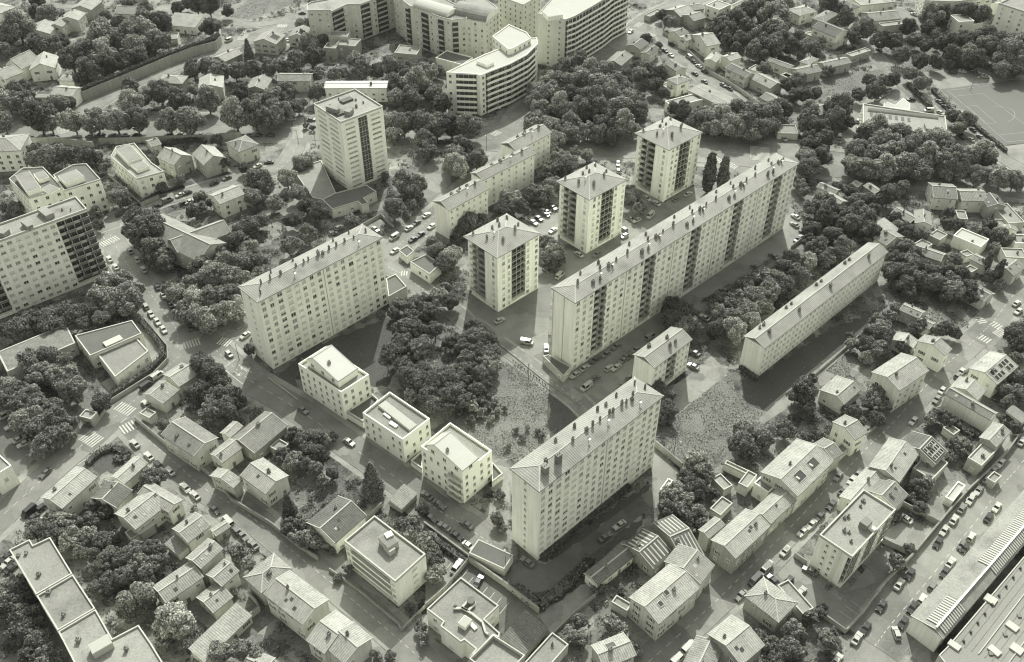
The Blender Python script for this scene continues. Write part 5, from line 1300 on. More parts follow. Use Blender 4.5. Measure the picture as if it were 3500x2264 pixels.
free_wall('d4 1225,165 1555,340', 2.2, .3, 'double garden wall behind the four-storey flat block')
free_wall('d4 1060,490 1300,600', 2.2, .3, 'garden wall below the lit yard of the four-storey block')
free_wall('d4 290,615 400,690', 2.0, .3, 'short dark gate wall left of the four-storey block')
free_wall('a3 1185,190 1200,300 1400,450 1600,645 1860,800 2020,920', 2.0, .3, 'street-side garden wall along the descending street')
free_wall('c4 930,1005 1080,868', 1.8, .3, 'white garden wall on the left side of the diagonal street')
free_wall('c35 1500,640 1760,470 2030,235 2240,40', 1.0, .2, 'low fence wall along the path before the dark lawn')
free_wall('b35 1545,775 1670,680', 1.6, .25, 'white railing wall at the far parking yard of the long slab')
free_wall('c2 300,495 560,690', .5, .2, 'low kerb wall before the corner slab lawn', 'trim', cap=None)
free_wall('b2 1110,590 1290,490 1400,590', 1.5, .25, 'garden wall in front of the scalloped pavilion')
free_wall('b1 950,130 1240,400 1400,330', 1.8, .3, 'boundary wall around the stepped white block garden')
free_wall('d1 1400,1010 1665,790 1800,850', 2.2, .3, 'shadowed court wall in the lower left gardens')
free_wall('d1 2190,960 2260,1040 d2 230,1090 0,1290', 2.5, .35, 'court wall beside the largest bottom terrace house')
free_wall('d3 750,1310 930,1130 1115,970', 1.8, .3, 'white wall beside the pale concrete passage')
hedge('a1 1350,1290 1700,1240 1810,1260', 2.2, 2, 'dark hedge strip above the three villas')
hedge('d3 640,640 900,390 1250,120 1400,0', 2.2, 3.0, 'dark shrub border along the foot of the nearest slab')
hedge('d3 400,890 620,1050 900,860 1080,640', 1.6, 3.0, 'dark shrub border on the far side of the sunken drive')
hedge('a4 1290,760 1490,960', 2.4, 2.2, 'dark hedge between the school yard and the lane')
hedge('c1 770,1260 880,1150 1000,1110 1130,1180 1080,1230 1010,1200', 1.5, 2.2, 'bushy hedge ring round the corner garden by the crossroads')
hedge('d2 1660,390 2040,680', 2.0, 2.4, 'hedge above the retaining wall behind the cream cubic block')
hedge('c35 1100,405 1255,520', 1.6, 1.6, 'small clipped hedge at the blank end of the long low slab')
hedge('c4 1850,1020 1660,880 1900,1010', 1.6, 1.5, 'garden hedge in front of the long pale hall')
hedge('a4 1500,800 1700,1010 1870,1110 2150,1340', 1.8, 1.6, 'hedge between the lane and the sports pitch')
hedge('b1 1020,500 1180,420 1400,290 1620,230', 1.6, 1.6, 'hedge along the side street below the stepped white block')
# ------------------------------------------------------------------ trees
SQ = [1]
def crown_mesh(seed, R=1.0, kind='round', leaf='m', size=.45, dens=1.0):
    global rng
    rng = np.random.default_rng(seed); b = MB(); m = M['leaf_'+leaf]
    if kind in ('round', 'pine', 'small'):
        n = {'round': 34, 'pine': 46, 'small': 14}[kind]
        zs = {'round': .85, 'pine': .5, 'small': .9}[kind]*rng.uniform(.85, 1.2); ax_ = rng.uniform(.8, 1.15)
        cen = []
        for i in range(n):
            ph = rng.uniform(0, 2*np.pi); ct = rng.uniform(-.6, 1); st = math.sqrt(1-ct*ct)
            rr = rng.uniform(.55, .85)
            cen.append((np.array([math.cos(ph)*st*rr*ax_, math.sin(ph)*st*rr/ax_, ct*rr*zs])*R, R*(rng.uniform(.17, .27) if kind == 'pine' else rng.choice([.16, .2, .26, .36]))))
        cen.append((np.array([0, 0, -.05*R]), R*.62)); cen.append((np.array([0, 0, -.35*R]), R*.5))
    elif kind == 'cone':
        cen = []
        for i in range(26):
            z = (i/25.0); rad = (1-z)*.55; ph = i*2.4; cen.append((np.array([math.cos(ph)*rad*.6, math.sin(ph)*rad*.6, -.9+2.5*z])*R, R*(.18+.3*(1-z))))
    elif kind == 'column':
        cen = [(np.array([rng.normal(0, .06), rng.normal(0, .06), -1.1+i*.17])*R, R*(.5-.42*abs(i/18-.35)**1.2)) for i in range(19)]
    for c, r in cen:
        k = int(dens*8.5*r*r*4*math.pi/ (size*size)*.42)+12
        d = rng.normal(size=(k, 3)); d /= np.linalg.norm(d, axis=1, keepdims=True)
        pts = c+d*r*rng.uniform(.72, 1.12, (k, 1))
        keep = np.ones(k, bool)
        for c2, r2 in cen:
            if c2 is c: continue
            keep &= np.linalg.norm(pts-c2, axis=1) > r2*.72
        keep &= pts[:, 2] > -R*(.95 if kind in ('round', 'pine', 'small') else 1.5)
        pts = pts[keep]; d = d[keep]
        nn = d*.9+rng.normal(size=d.shape)*.5+np.array([0, .12, .35]); nn /= np.linalg.norm(nn, axis=1, keepdims=True)
        leafquads(pts, nn, rng.uniform(size*.5, size*1.5, (len(pts), 1)), b, m)
        # branch core keeps the crown opaque in its depth
    return b.mesh('crown')
def trunk_mesh(R, hgt, seed):
    rr = random.Random(seed); b = MB(); r0 = max(.12, R*.055)
    b.tube((0, 0), r0*1.25, r0*.8, 0, hgt*.55, M['trunk'], 8)
    for k in range(5):
        a = k*1.26+rr.random(); l = R*rr.uniform(.4, .6)
        b.bar((0, 0, hgt*(.4+.02*k)), (math.cos(a)*l, math.sin(a)*l, hgt*.55+R*rr.uniform(.3, .7)), r0*.6, r0*.6, M['trunk'])
    b.tube((0, 0), r0*.8, r0*.2, hgt*.55, hgt*1.25, M['trunk'], 6)
    return b.mesh('trunk')
PROTO = {}
def proto(kind, leaf, R):
    cls = min((1.6, 2.6, 3.8, 5.2, 7.0), key=lambda v: abs(v-R)) if kind != 'column' else 2.5
    key = (kind, leaf, cls, random.randrange(3 if cls > 2 and kind == 'round' else 1))
    if key not in PROTO:
        sd_ = hash((kind, leaf, int(cls*10), key[3])) % 99991 if 0 else (len(PROTO)*37+5)
        size = {1.6: .3, 2.6: .35, 3.8: .42, 5.2: .5, 7.0: .6}.get(cls, .4)
        hc = {'round': 1.12, 'pine': 1.7, 'small': 1.05, 'cone': 1.2, 'column': 1.45}[kind]*cls+(.6 if kind != 'small' else .1)
        PROTO[key] = (crown_mesh(sd_, cls, kind, leaf, size), trunk_mesh(cls, hc, sd_), hc, cls)
    return PROTO[key]
ORD = ['leftmost', 'second from left', 'third from left', 'fourth from left', 'fifth from left', 'sixth from left', 'seventh from left', 'eighth from left', 'ninth from left', 'tenth from left',
       'eleventh from left', 'twelfth from left', 'thirteenth from left', 'fourteenth from left', 'fifteenth from left', 'sixteenth from left', 'seventeenth from left', 'eighteenth from left',
       'nineteenth from left', 'twentieth from left']+['%dth from left' % k if k % 10 not in (1, 2, 3) else '%d%s from left' % (k, {1:'st',2:'nd',3:'rd'}[k % 10]) for k in range(21, 60)]
NT = 0
QUEUE = []
def trees(zone, s, kind='round', leaf='m', noun='trees', name='tree', cat='tree', group=None):
    """zone text follows '<ordinal> of the <noun> '"""
    global NT
    t = 'F'; L_ = []
    kd, lf = kind, leaf
    for k in s.split():
        if ',' in k:
            v = k.split(','); L_.append((t, float(v[0]), float(v[1]), float(v[2]), lf if len(v) < 4 else v[3]))
        elif k in TL or k == 'F': t = k
    def pxof(q): return P(q[0], q[1], q[2])[0]
    L_.sort(key=pxof)
    for i, (t, x, y, r, lf) in enumerate(L_):
        rs = r/2.5667 if t != 'F' else r*1.47
        g0 = G(t, x, y, 4); dist = math.sqrt(g0.x**2+g0.y**2+CAM_H**2); R = rs*dist/FPX
        k2 = kind
        if kind == 'round' and R < 2.0: k2 = 'small'
        lbl = ('%s of the %s %s' % (ORD[i], noun, zone)) if len(L_) > 1 else ('%s %s' % (noun, zone))
        QUEUE.append((r if R > .3 else 0, R, t, x, y, k2, lf, name, cat, lbl, group or noun+' '+zone if len(L_) > 1 else None, kind))
        NT += 1
trees('behind the top left row houses', 'a1 150,225,115 60,330,75 420,130,85 560,150,40 930,130,50 1040,215,80 300,95,60 20,430,60 330,400,85 430,400,80 520,370,70', leaf='d', noun='garden trees')
trees('behind the ivy wall', 'a1 900,300,115 1010,340,85 620,510,100 780,490,120 900,480,120 970,550,90 800,600,105 1110,520,70 1200,480,70 1340,340,80 1400,200,90 1430,360,75 720,680,60 830,660,60 1060,570,60 1270,60,60 1830,240,70 1900,230,50', leaf='d', noun='dense trees')
trees('among dark ones in the top left', 'a1 1270,190,100 1160,280,100 1270,280,100 1190,390,90', leaf='l', noun='light feathery trees')
trees('beside the jumbled-roof house at left', 'a1 170,800,100 60,880,90 170,900,90 500,895,85 240,850,60 620,900,50', leaf='d', noun='dark trees')
trees('lining the left half of the boulevard', 'a1 30,1080,80 330,1020,130 430,1060,90 640,1060,95 840,1050,105 1010,1050,105 1190,1050,100 1480,1060,110 1650,1060,125 2060,1010,130 2230,1000,125 a2 110,960,110', leaf='m', noun='plane trees', name='plane_tree')
trees('behind the left boulevard tree row', 'a1 1140,760,80 1150,890,95 1260,860,70 1400,800,100 1550,870,100 1820,870,105 1690,600,85 1830,580,80 1920,620,85 2060,620,80 2200,610,85 2120,820,80 2280,880,80 1700,780,60', leaf='d', noun='garden trees')
trees('near the slip road at the top', 'a1 2180,460,65', kind='cone', leaf='d', noun='dark conical fir', name='fir_tree')
trees('along the top edge at left', 'a1 1560,70,55 1720,30,80 1830,40,85 1990,100,50 1640,30,50 330,20,60 1130,20,70', leaf='d', noun='trees')
trees('around the three villas below the boulevard', 'a1 330,1320,90 430,1370,110 300,1400,80 640,1370,85 780,1400,100 480,1470,60 900,1450,60 1380,1390,70 1900,1220,50 1960,1420,60 b1 2140,60,50 1320,160,60 1580,170,50 1420,230,45', leaf='d', noun='dark trees')
trees('around the grey terraced villa', 'a2 330,320,60 390,370,80 480,260,60 450,480,90 300,510,80 60,590,80 180,600,70 620,650,60 820,520,90 860,620,90 1110,580,90 1280,640,100 1400,560,60 1000,620,70 520,340,50 700,640,50 330,210,50 420,210,60 240,560,60 470,650,60', leaf='d', noun='garden trees')
trees('between the strip building and the curved block', 'a2 1180,740,90 1330,720,120 1440,640,90 1160,850,90 1280,880,110 1420,760,90 1530,620,60 1560,900,100 1500,820,80 1110,690,60', leaf='d', noun='broad trees')
trees('right of the tallest tower by the boulevard', 'a2 1110,1050,100 1230,1080,110 1140,1180,90 1420,1080,110 1520,1110,110 1420,1230,100 1650,1100,110 1800,1110,120 1450,1330,80 1680,1350,110 1750,1300,100 1690,1450,110 1870,1400,90', leaf='m', noun='plane trees', name='plane_tree')
trees('behind the tallest tower beside the boulevard', 'a2 180,830,110 60,880,120 300,920,80 380,760,0.1 470,800,80 680,770,60 90,1030,100 370,1100,30 430,1120,30 400,660,50', leaf='m', noun='boulevard trees')
trees('around the foot of the tallest tower', 'a2 350,1410,90 b2 580,60,60 200,170,110 160,300,90 270,230,80 460,150,85 350,370,70 570,270,90 640,390,80 740,440,90 510,520,75 230,520,75 60,600,70 650,640,95 500,740,80 1030,540,75', leaf='d', noun='dark trees')
trees('between the tallest tower and the avenue', 'b2 1490,180,110 1600,220,100 1560,300,90 1400,420,100 1550,390,60 1380,330,50 1330,130,40 1530,470,40', leaf='d', noun='round trees')
trees('between the avenue and the nearest tower', 'b2 1780,790,90 1900,820,100 1760,720,80 1850,900,90 2060,540,100 1990,600,60 2150,590,60 1950,680,60 1680,1330,100', leaf='d', noun='dark trees')
trees('in the wooded park by the church', 'b1 2020,600,0.1 2200,600,100 2080,720,100 2180,760,90 1900,790,90 1970,880,100 2130,870,110 1760,930,100 1850,1000,110 2000,1030,120 2150,1050,100 1680,1080,100 1560,1150,100 1700,1230,120 1860,1200,130 2010,1180,120 1620,1340,100 1780,1380,120 1930,1340,110 2060,1290,100 1480,1130,60 2250,880,80 2260,990,60', leaf='m', noun='tall trees')
trees('beside the church nave', 'b1 1190,500,115 1310,560,130 1180,610,110 1340,480,80 1230,690,90 1400,640,80', leaf='d', noun='dark cedars', kind='pine', name='cedar_tree')
trees('south of the dark cedars by the church', 'b1 1350,780,110 1420,850,90 1340,880,80 1450,930,60', leaf='d', noun='trees')
trees('in front of the left slab', 'b1 960,1080,110 1060,1060,90 880,1180,100 1000,1200,120 1130,1180,110 1200,1130,70 1120,1270,90 960,1290,80', leaf='l', noun='light grey-leaved trees')
trees('in the row before the school roofs', 'b1 240,1370,90 330,1330,80 430,1350,90 530,1320,80 640,1330,90 760,1310,80 180,1430,90 80,1480,90 430,1430,80 560,1410,70 880,1370,70 700,1420,70', leaf='d', noun='dark trees', kind='pine', name='pine_tree')
trees('near the left slab rear corner', 'b1 1030,300,90 1000,240,60 1090,350,60 860,560,50 60,400,60 1750,320,60 1690,440,60 1770,400,50 1840,370,40 840,450,60 130,420,60', leaf='d', noun='garden trees')
trees('in front of the school at left', 'c1 280,350,110 430,320,110 540,360,100 350,460,100 600,440,80 470,480,100 60,560,90 160,600,90 60,680,100 250,640,100 640,600,110 560,530,90 180,720,100 330,760,110 450,780,100 500,870,110 380,900,120 250,860,110 520,990,100 420,1050,100 350,1120,80 600,900,80', leaf='m', noun='broad trees')
trees('beside the hedge near the gatehouse', 'c1 880,700,85', leaf='d', noun='round dark tree')
trees('between the corner slab and the cottages', 'c1 1780,400,110 1870,470,110 1750,330,80 1940,540,90 1720,620,90 1800,600,90 1900,650,100 2010,640,90 1980,750,100 1860,780,100 2080,700,80 2190,240,55 1430,900,55 2050,820,60', leaf='d', noun='dark trees')
trees('below the corner garden', 'c1 1320,1370,105', leaf='d', noun='round dark tree')
trees('in the wooded lower left gardens', 'd1 330,370,100 450,330,90 560,320,100 650,330,80 450,430,100 600,450,100 790,300,70 820,170,60 920,220,60 780,420,70 700,560,60 820,600,70 900,480,80 1000,430,50 960,600,90 1080,640,90 1190,560,90 1330,560,100 1250,690,110 1400,660,80 880,720,80 1100,780,90 950,830,80 850,900,80 1290,820,70 1200,970,130 1130,1080,100 1280,1040,80', leaf='d', noun='garden trees')
trees('beside the bottom left slab', 'd1 90,880,110 180,990,110 60,1050,110 200,1140,110 250,1260,110 150,1280,80 330,1380,110 420,1470,110 260,1480,90 200,850,70', leaf='d', noun='dark trees')
trees('at the bottom left centre', 'd1 1520,1150,130 1620,1230,100 1470,1230,100 1440,1370,60 1630,1400,70 2060,920,40 1940,1440,100 2130,1420,110 2240,1480,80 2080,580,80 2170,680,60 1700,200,40', leaf='m', noun='garden trees')
trees('between the small white-walled gardens and street', 'c2 730,1010,90 620,1030,90 530,990,70 640,1120,90 720,1140,90 520,1220,90 610,1240,80 420,1180,80 720,1290,70 860,1330,60 770,1400,60 690,1220,60 800,1050,60 860,1010,50', leaf='d', noun='garden trees')
trees('beside the street below the white blocks', 'c2 1210,1400,135', kind='cone', leaf='d', noun='large dark conical conifer', name='conifer_tree')
trees('before the ribbed house with slits', 'd2 480,180,95', kind='cone', leaf='d', noun='dark conifer', name='conifer_tree')
trees('beside the dark plain-roofed house', 'd2 500,350,80 600,320,80 680,380,70 620,460,80 720,500,60 540,430,60 1000,720,50 910,800,40 860,560,40', leaf='m', noun='garden trees')
trees('around the cream cubic block', 'd2 1560,330,90 1470,340,70 1600,420,80 1680,470,90 1720,560,80 1760,650,80 1790,740,70 1740,800,70 1650,190,55 2140,540,45 1640,1230,60 1660,1330,60 1370,1480,50 1250,1470,50', leaf='d', noun='dark trees')
trees('with big dense crowns in the central park', 'b2 1500,1460,110 c2 1620,520,110 1900,620,110 1990,690,90 1750,720,95 1870,740,80 1480,370,90 1560,640,80 1480,180,110 1400,260,110 1340,330,80 1650,220,120 1560,300,80 1600,60,100 1760,60,80 1530,450,110 1650,420,90 1760,500,120 1880,480,110 1950,590,90 1700,620,100 1820,640,90 1560,540,80 1480,90,90', kind='pine', leaf='d', noun='umbrella pines', name='umbrella_pine')
trees('on the right of the central park', 'c2 2040,330,100 2150,470,90 2020,520,90 2120,600,80 2210,300,100 1990,430,90 2060,680,70 2200,540,70 2000,230,90 2100,160,100 2200,150,110 2160,280,110 2220,380,100 2080,420,90 2250,250,80 1900,180,70 c3 130,180,100 110,90,80', leaf='d', noun='dark trees')
trees('on the near side of the dry clearing', 'c3 40,620,50 100,560,40 110,680,50 40,740,55 170,640,40 180,730,45 110,790,50 30,850,45 240,700,35 250,790,40 190,850,40 320,760,30 350,1090,35 420,950,30 480,1010,35 520,930,30 610,960,30 640,1000,30', leaf='m', noun='low bushes')
trees('at the top of the central park', 'b2 1560,1270,90 1660,1220,80 1800,1200,90 1900,1230,80 1750,1310,90 1850,1110,60 2080,1460,60 1450,1260,70 1550,1370,90 1400,1330,60 b3 60,1420,50', leaf='m', noun='trees')
trees('between the nearest and middle matching towers', 'b3 690,720,80 760,810,90 700,880,80 790,870,80 370,350,100 460,400,80 340,420,80 590,280,80 640,340,60 540,330,60', leaf='d', noun='dark trees')
trees('behind the matching towers', 'b3 740,70,80 830,60,100 740,200,90 880,20,80 690,150,60 700,260,70 1450,330,90 1500,420,70 1420,270,60 60,480,60 130,520,60', leaf='m', noun='trees')
trees('near the farthest matching tower', 'b3 2120,130,50 2235,135,45', kind='column', leaf='d', noun='tall dark cypresses', name='cypress_tree')
trees('in the big grove behind the matching towers', 'a3 440,560,110 340,600,100 560,640,110 680,640,100 480,720,120 330,740,120 620,760,120 760,720,100 830,680,90 200,720,90 90,780,90 220,830,110 400,860,120 560,880,130 720,850,120 850,800,100 900,890,110 1000,900,80 70,880,80 300,930,110 120,960,90 470,960,110 650,960,110 820,950,110 960,960,90', leaf='m', noun='big broadleaf trees')
trees('along the boulevard behind the matching towers', 'a3 60,1080,100 210,1090,100 390,1080,100 270,1210,90 380,1170,80 700,1100,110 850,1080,110 640,1180,90 780,1200,90 540,1130,80 940,1150,70 300,1380,80 420,1340,60 530,1360,60 230,1310,60 360,1440,80', leaf='m', noun='plane trees', name='plane_tree')
trees('around the houses at the street fork', 'a3 1050,340,50 1060,590,70 1150,650,80 990,650,70 1130,740,70 960,590,60 1210,820,50 1380,960,80 1300,950,60 690,570,35 1190,130,50 1260,190,60 1160,400,35', leaf='d', noun='garden trees')
trees('along the boulevard right of the farthest tower', 'a3 1600,1010,100 1490,1060,90 1720,1000,110 1850,980,110 1960,960,90 1660,1120,80 1800,1100,110 1920,1080,110 2050,1010,110 2110,1100,100 2150,1000,90 1560,1120,70 2220,960,70 1980,1180,70', leaf='m', noun='plane trees', name='plane_tree')
trees('in the upper right gardens', 'a3 1700,190,80 1840,160,90 1640,250,60 1780,270,80 1950,90,90 2110,70,90 2080,150,70 2230,130,100 1920,250,80 1870,330,70 2150,290,100 2180,400,100 2010,330,80 1990,430,80 2080,490,60 1760,350,60 1850,420,50 2250,240,70 2090,600,60 1830,630,40', leaf='d', noun='dark trees')
trees('above the barn group at upper right', 'a4 60,300,100 130,250,90 170,340,100 60,120,90 160,130,80 40,420,80 250,400,80 330,330,70 400,400,80 470,420,60 520,380,60 610,30,70 760,150,80 900,240,90 820,330,60 700,90,60 560,0,60 210,50,60', leaf='m', noun='garden trees')
trees('beside the dry meadow and bungalow', 'a4 250,740,70 340,690,60 380,830,70 480,820,60 430,960,80 680,930,110 740,880,80 860,830,60 420,1060,100 660,1040,90 520,1120,80 780,1070,50 310,830,60 200,960,80 80,1000,100 60,1090,80 600,620,50 960,700,60 1020,790,80 1080,710,60 1160,690,70 140,920,60', leaf='d', noun='dark trees')
trees('standing singly in the orchard', 'a4 1350,350,60 1450,400,60 1180,380,70 1230,480,75 1390,530,75 1550,540,65 1660,560,35 1060,350,80 1540,400,30', leaf='d', noun='round trees')
trees('around the white modern villa', 'a4 1500,130,90 1590,120,70 1800,110,80 1920,130,80 1640,370,90 1760,380,90 1850,360,80 1700,470,80 1820,480,80 1290,240,70 1530,300,50 1990,300,80 1990,420,90 1900,520,80 2080,360,80 2100,540,70 1480,250,60', leaf='d', noun='dark trees')
trees('shading the pitch corner at right edge', 'a4 2180,480,110 2280,430,110 2120,600,80 2270,570,90 2230,350,80', leaf='m', noun='large trees')
trees('on the lane beside the sports pitch', 'a4 1420,730,65 1310,640,60 1800,1050,80 1740,1120,60 1690,1020,60', leaf='m', noun='small trees')
trees('in front of the wide school roof', 'a4 1010,1130,110 900,1180,80 1200,1190,110 1090,1230,110 960,1290,80 850,1330,100 1000,1370,110 1150,1350,110 1300,1320,120 1440,1240,100 1560,1250,110 1640,1330,100 1450,1370,110 1600,1420,100 800,1430,90 900,1470,100 1080,1480,110 1260,1450,110 1400,1490,100', leaf='m', noun='plane trees', name='plane_tree')
trees('along the boulevard at the right edge', 'a4 1730,1460,100 1850,1370,90 1960,1320,90 1990,1400,80 b4 1720,60,90 1900,130,80 2020,100,80 2120,150,90 2230,170,80 1630,110,60 2280,190,50', leaf='m', noun='plane trees', name='plane_tree')
trees('beyond the far end of the long slab', 'a4 450,1260,110 560,1230,80 400,1370,100 520,1370,90 430,1480,90 b4 440,60,90 350,220,60 560,340,80 460,400,80 600,420,90 380,270,50 560,480,80 440,600,80 620,500,70 300,180,50', leaf='d', noun='dark trees')
trees('in the dense gardens right of the long slab', 'b4 740,470,80 850,440,90 930,500,90 800,540,90 720,560,60 990,430,60 850,330,70 950,340,70 1130,300,90 1080,340,60 1260,230,60 1180,500,60 940,600,80 1010,640,70 1280,600,70 1410,640,60 1200,560,50 780,260,60 670,230,50', leaf='d', noun='garden trees')
trees('in the wood between the two parallel slabs', 'b35 1900,680,100 2000,740,100 1790,760,100 1850,850,90 1720,700,60 1960,840,90 1740,600,60 b35 1560,860,100 1690,880,90 1470,960,100 1600,1010,110 1380,1030,100 1250,1030,100 1150,1090,90 1480,1100,100 1350,1150,110 1220,1180,110 1100,1200,90 1000,1250,100 1180,1300,110 1300,1260,90 1050,1380,110 920,1340,90 900,1460,90 1050,1480,110 1200,1400,90', leaf='m', noun='broadleaf trees')
trees('beside the foot of the long slab', 'b35 520,1280,100 600,1330,110 640,1430,100 500,1410,100 700,1490,80', leaf='d', noun='dark trees')
trees('around the far end of the low slab', 'b4 1260,760,80 1330,820,80 1200,870,90 1330,900,90 1150,960,90 1280,980,90 1420,920,80 1500,980,80 1620,960,80 1390,1040,90 1260,1080,80 1550,1060,90 1670,1060,80 1750,1000,70 1700,1140,90 1810,1120,80 1640,1180,60 1300,1160,60 1700,870,60 1620,760,50 1850,1200,60 2000,1010,60 2110,1090,50', leaf='d', noun='dark trees')
trees('between the low slab and gabled cottages', 'b4 1020,1400,60 1080,1440,70 1180,1300,60 1130,1370,60 c4 1050,60,80 960,110,80 1080,130,80 920,200,80 1010,240,80 930,310,60 1060,220,70 1250,220,60 790,120,40 1350,60,60 1400,30,60 1700,90,60 1640,60,70 1560,80,50 800,190,60', leaf='d', noun='garden trees')
trees('in gardens by the right street', 'b4 1640,550,60 1740,560,50 1650,460,50 2010,560,60 1960,640,60 2100,650,70 2170,690,60 1880,610,40 2070,760,40 1500,840,40 2240,120,0.1', leaf='d', noun='trees')
trees('beside the narrow house with a bright strip', 'b4 1990,900,28 2090,980,30 2050,1010,25', kind='column', leaf='d', noun='slim cypresses', name='cypress_tree')
trees('at the right edge by the upper crossing', 'c4 2220,120,80 2290,200,80 2280,60,70 2230,310,50 2200,480,70 2290,520,90 2130,590,70 2270,640,80 2180,700,60', leaf='d', noun='dark trees')
trees('at the right of the dry field', 'c4 370,620,120 410,760,80 310,650,60', leaf='d', noun='large dark trees')
trees('between the path and the blank-gable house', 'c4 215,940,85 30,1010,80 c35 1130,960,100 1120,1080,110 1310,1040,75 1190,1130,80 1690,1010,50 1780,1000,50', leaf='d', noun='dark trees')
trees('before the big gabled street house', 'c4 1010,640,90 1060,750,80 950,700,70 1020,850,70 830,790,60 760,780,50 880,880,50 450,500,50 640,520,30 540,1000,40', leaf='d', noun='dark trees')
trees('right of the nearest slab yard', 'c35 720,1250,110 790,1330,90 640,1370,90 700,1440,100 560,1480,80 d35 530,80,110 620,150,110 480,190,90 700,60,80 640,250,90 740,220,80 760,320,60 860,60,60 660,380,50', leaf='d', noun='dark trees')
trees('beside the small office gable and slab', 'c3 1640,560,90 1720,640,90 1740,760,90 1700,850,60 c3 190,1480,40 280,1520,50 d3 260,280,60 300,360,50', leaf='d', noun='dark trees')
trees('before the long pale hall', 'c4 1560,810,60 1640,860,60 1490,850,50 1720,880,40 1690,1080,60 1740,1120,60 1800,1080,50 1800,790,0.1 2120,850,40 2240,930,50 2180,840,40 1680,1180,50', leaf='d', noun='garden trees')
trees('between the two streets at lower right', 'c4 1380,1440,70 1470,1400,60 1420,1520,60 d4 1390,180,60 1310,540,50 1190,660,70 1240,700,50 1190,260,50 1330,90,50', leaf='d', noun='dark trees')
trees('at the bottom below the big hipped house', 'd35 1570,1260,90 1640,1310,60 1720,1150,60 1870,1350,80 1920,1270,40 1380,1380,70 1290,1300,60 1500,1450,90 1420,1520,80 1620,1450,70 1810,1100,50 1550,1380,80', leaf='d', noun='dark trees')
trees('in the walled garden at bottom centre', 'd3 980,1180,70 1250,1200,90 1330,1260,80 880,1290,70 990,1330,70 820,1330,50 1180,890,50 1110,900,40 1350,900,40 1430,1400,60 1490,1440,50 1230,1350,60', leaf='m', noun='garden trees')

def kindof(q):
    R, name = q[1], q[7]
    if name == 'tree' and R < 2.6: return 'garden_tree', 'small tree'
    return name, {'plane_tree': 'plane tree', 'umbrella_pine': 'umbrella pine', 'cypress_tree': 'cypress', 'fir_tree': 'fir tree', 'conifer_tree': 'conifer', 'cedar_tree': 'cedar', 'pine_tree': 'pine tree'}.get(name, 'tree')
cnt = {}; rest = []
QUEUE = [q for q in QUEUE if q[1] > .3]
for q in sorted(QUEUE, key=lambda q: -q[0]):
    nm, ct = kindof(q); R, t, x, y, k2, lf = q[1], q[2], q[3], q[4], q[5], q[6]
    if k2 in ('round', 'small'): lf = random.choices('dml', {'d': (.62, .33, .05), 'm': (.25, .55, .2), 'l': (0, .2, .8)}[lf])[0]
    cm, tm, hc, cls = proto(k2, lf, R); sc = R/cls
    if k2 == 'column': sc = R/(cls*.5)
    g0 = G(t, x, y, hc*sc); ang = random.uniform(0, 6.28)
    cnt[nm] = cnt.get(nm, 0)+1
    if cnt[nm] > 300: rest.append((cm, hc, g0, sc, ang)); continue
    e_ = empty(nm, (g0.x, g0.y, 0), ang); e_.scale = (sc*random.uniform(.94, 1.06), sc*random.uniform(.94, 1.06), sc)
    c = bpy.data.objects.new('crown', cm); COL.objects.link(c); c.parent = e_; c.location = (0, 0, hc)
    tr = bpy.data.objects.new('trunk', tm); COL.objects.link(tr); tr.parent = e_
    lb = q[9]
    tag(e_, lb, ct, q[10])
    if len(lb.split()) > 16: print('LONG', len(lb.split()), lb)
print('kinds', cnt, 'rest', len(rest))
def bake(name, items):
    vs, fs, ms, mats, off = [], [], [], [], 0
    for cm, hc, g0, sc, ang in items:
        n = len(cm.vertices); a = np.empty(n*3, np.float32); cm.vertices.foreach_get('co', a); a = a.reshape(-1, 3)
        a[:, 2] += hc; a *= sc; c_, s_ = math.cos(ang), math.sin(ang)
        b = np.stack([a[:, 0]*c_-a[:, 1]*s_+g0.x, a[:, 0]*s_+a[:, 1]*c_+g0.y, a[:, 2]], 1); vs.append(b)
        m_ = cm.materials[0]
        if m_ not in mats: mats.append(m_)
        k = n//4; ms.append(np.full(k, mats.index(m_), np.int32)); off += n
    V = np.concatenate(vs).astype(np.float32); nf = len(V)//4
    me = bpy.data.meshes.new(name); me.vertices.add(len(V)); me.vertices.foreach_set('co', V.ravel())
    me.loops.add(nf*4); me.loops.foreach_set('vertex_index', np.arange(nf*4, dtype=np.int32))
    me.polygons.add(nf); me.polygons.foreach_set('loop_start', np.arange(0, nf*4, 4, dtype=np.int32)); me.polygons.foreach_set('loop_total', np.full(nf, 4, np.int32))
    for m_ in mats: me.materials.append(m_)
    me.polygons.foreach_set('material_index', np.concatenate(ms)); me.update(calc_edges=True)
    o = bpy.data.objects.new(name, me); COL.objects.link(o); o['kind'] = 'stuff'; return o
if rest: bake('tree_mass', rest)
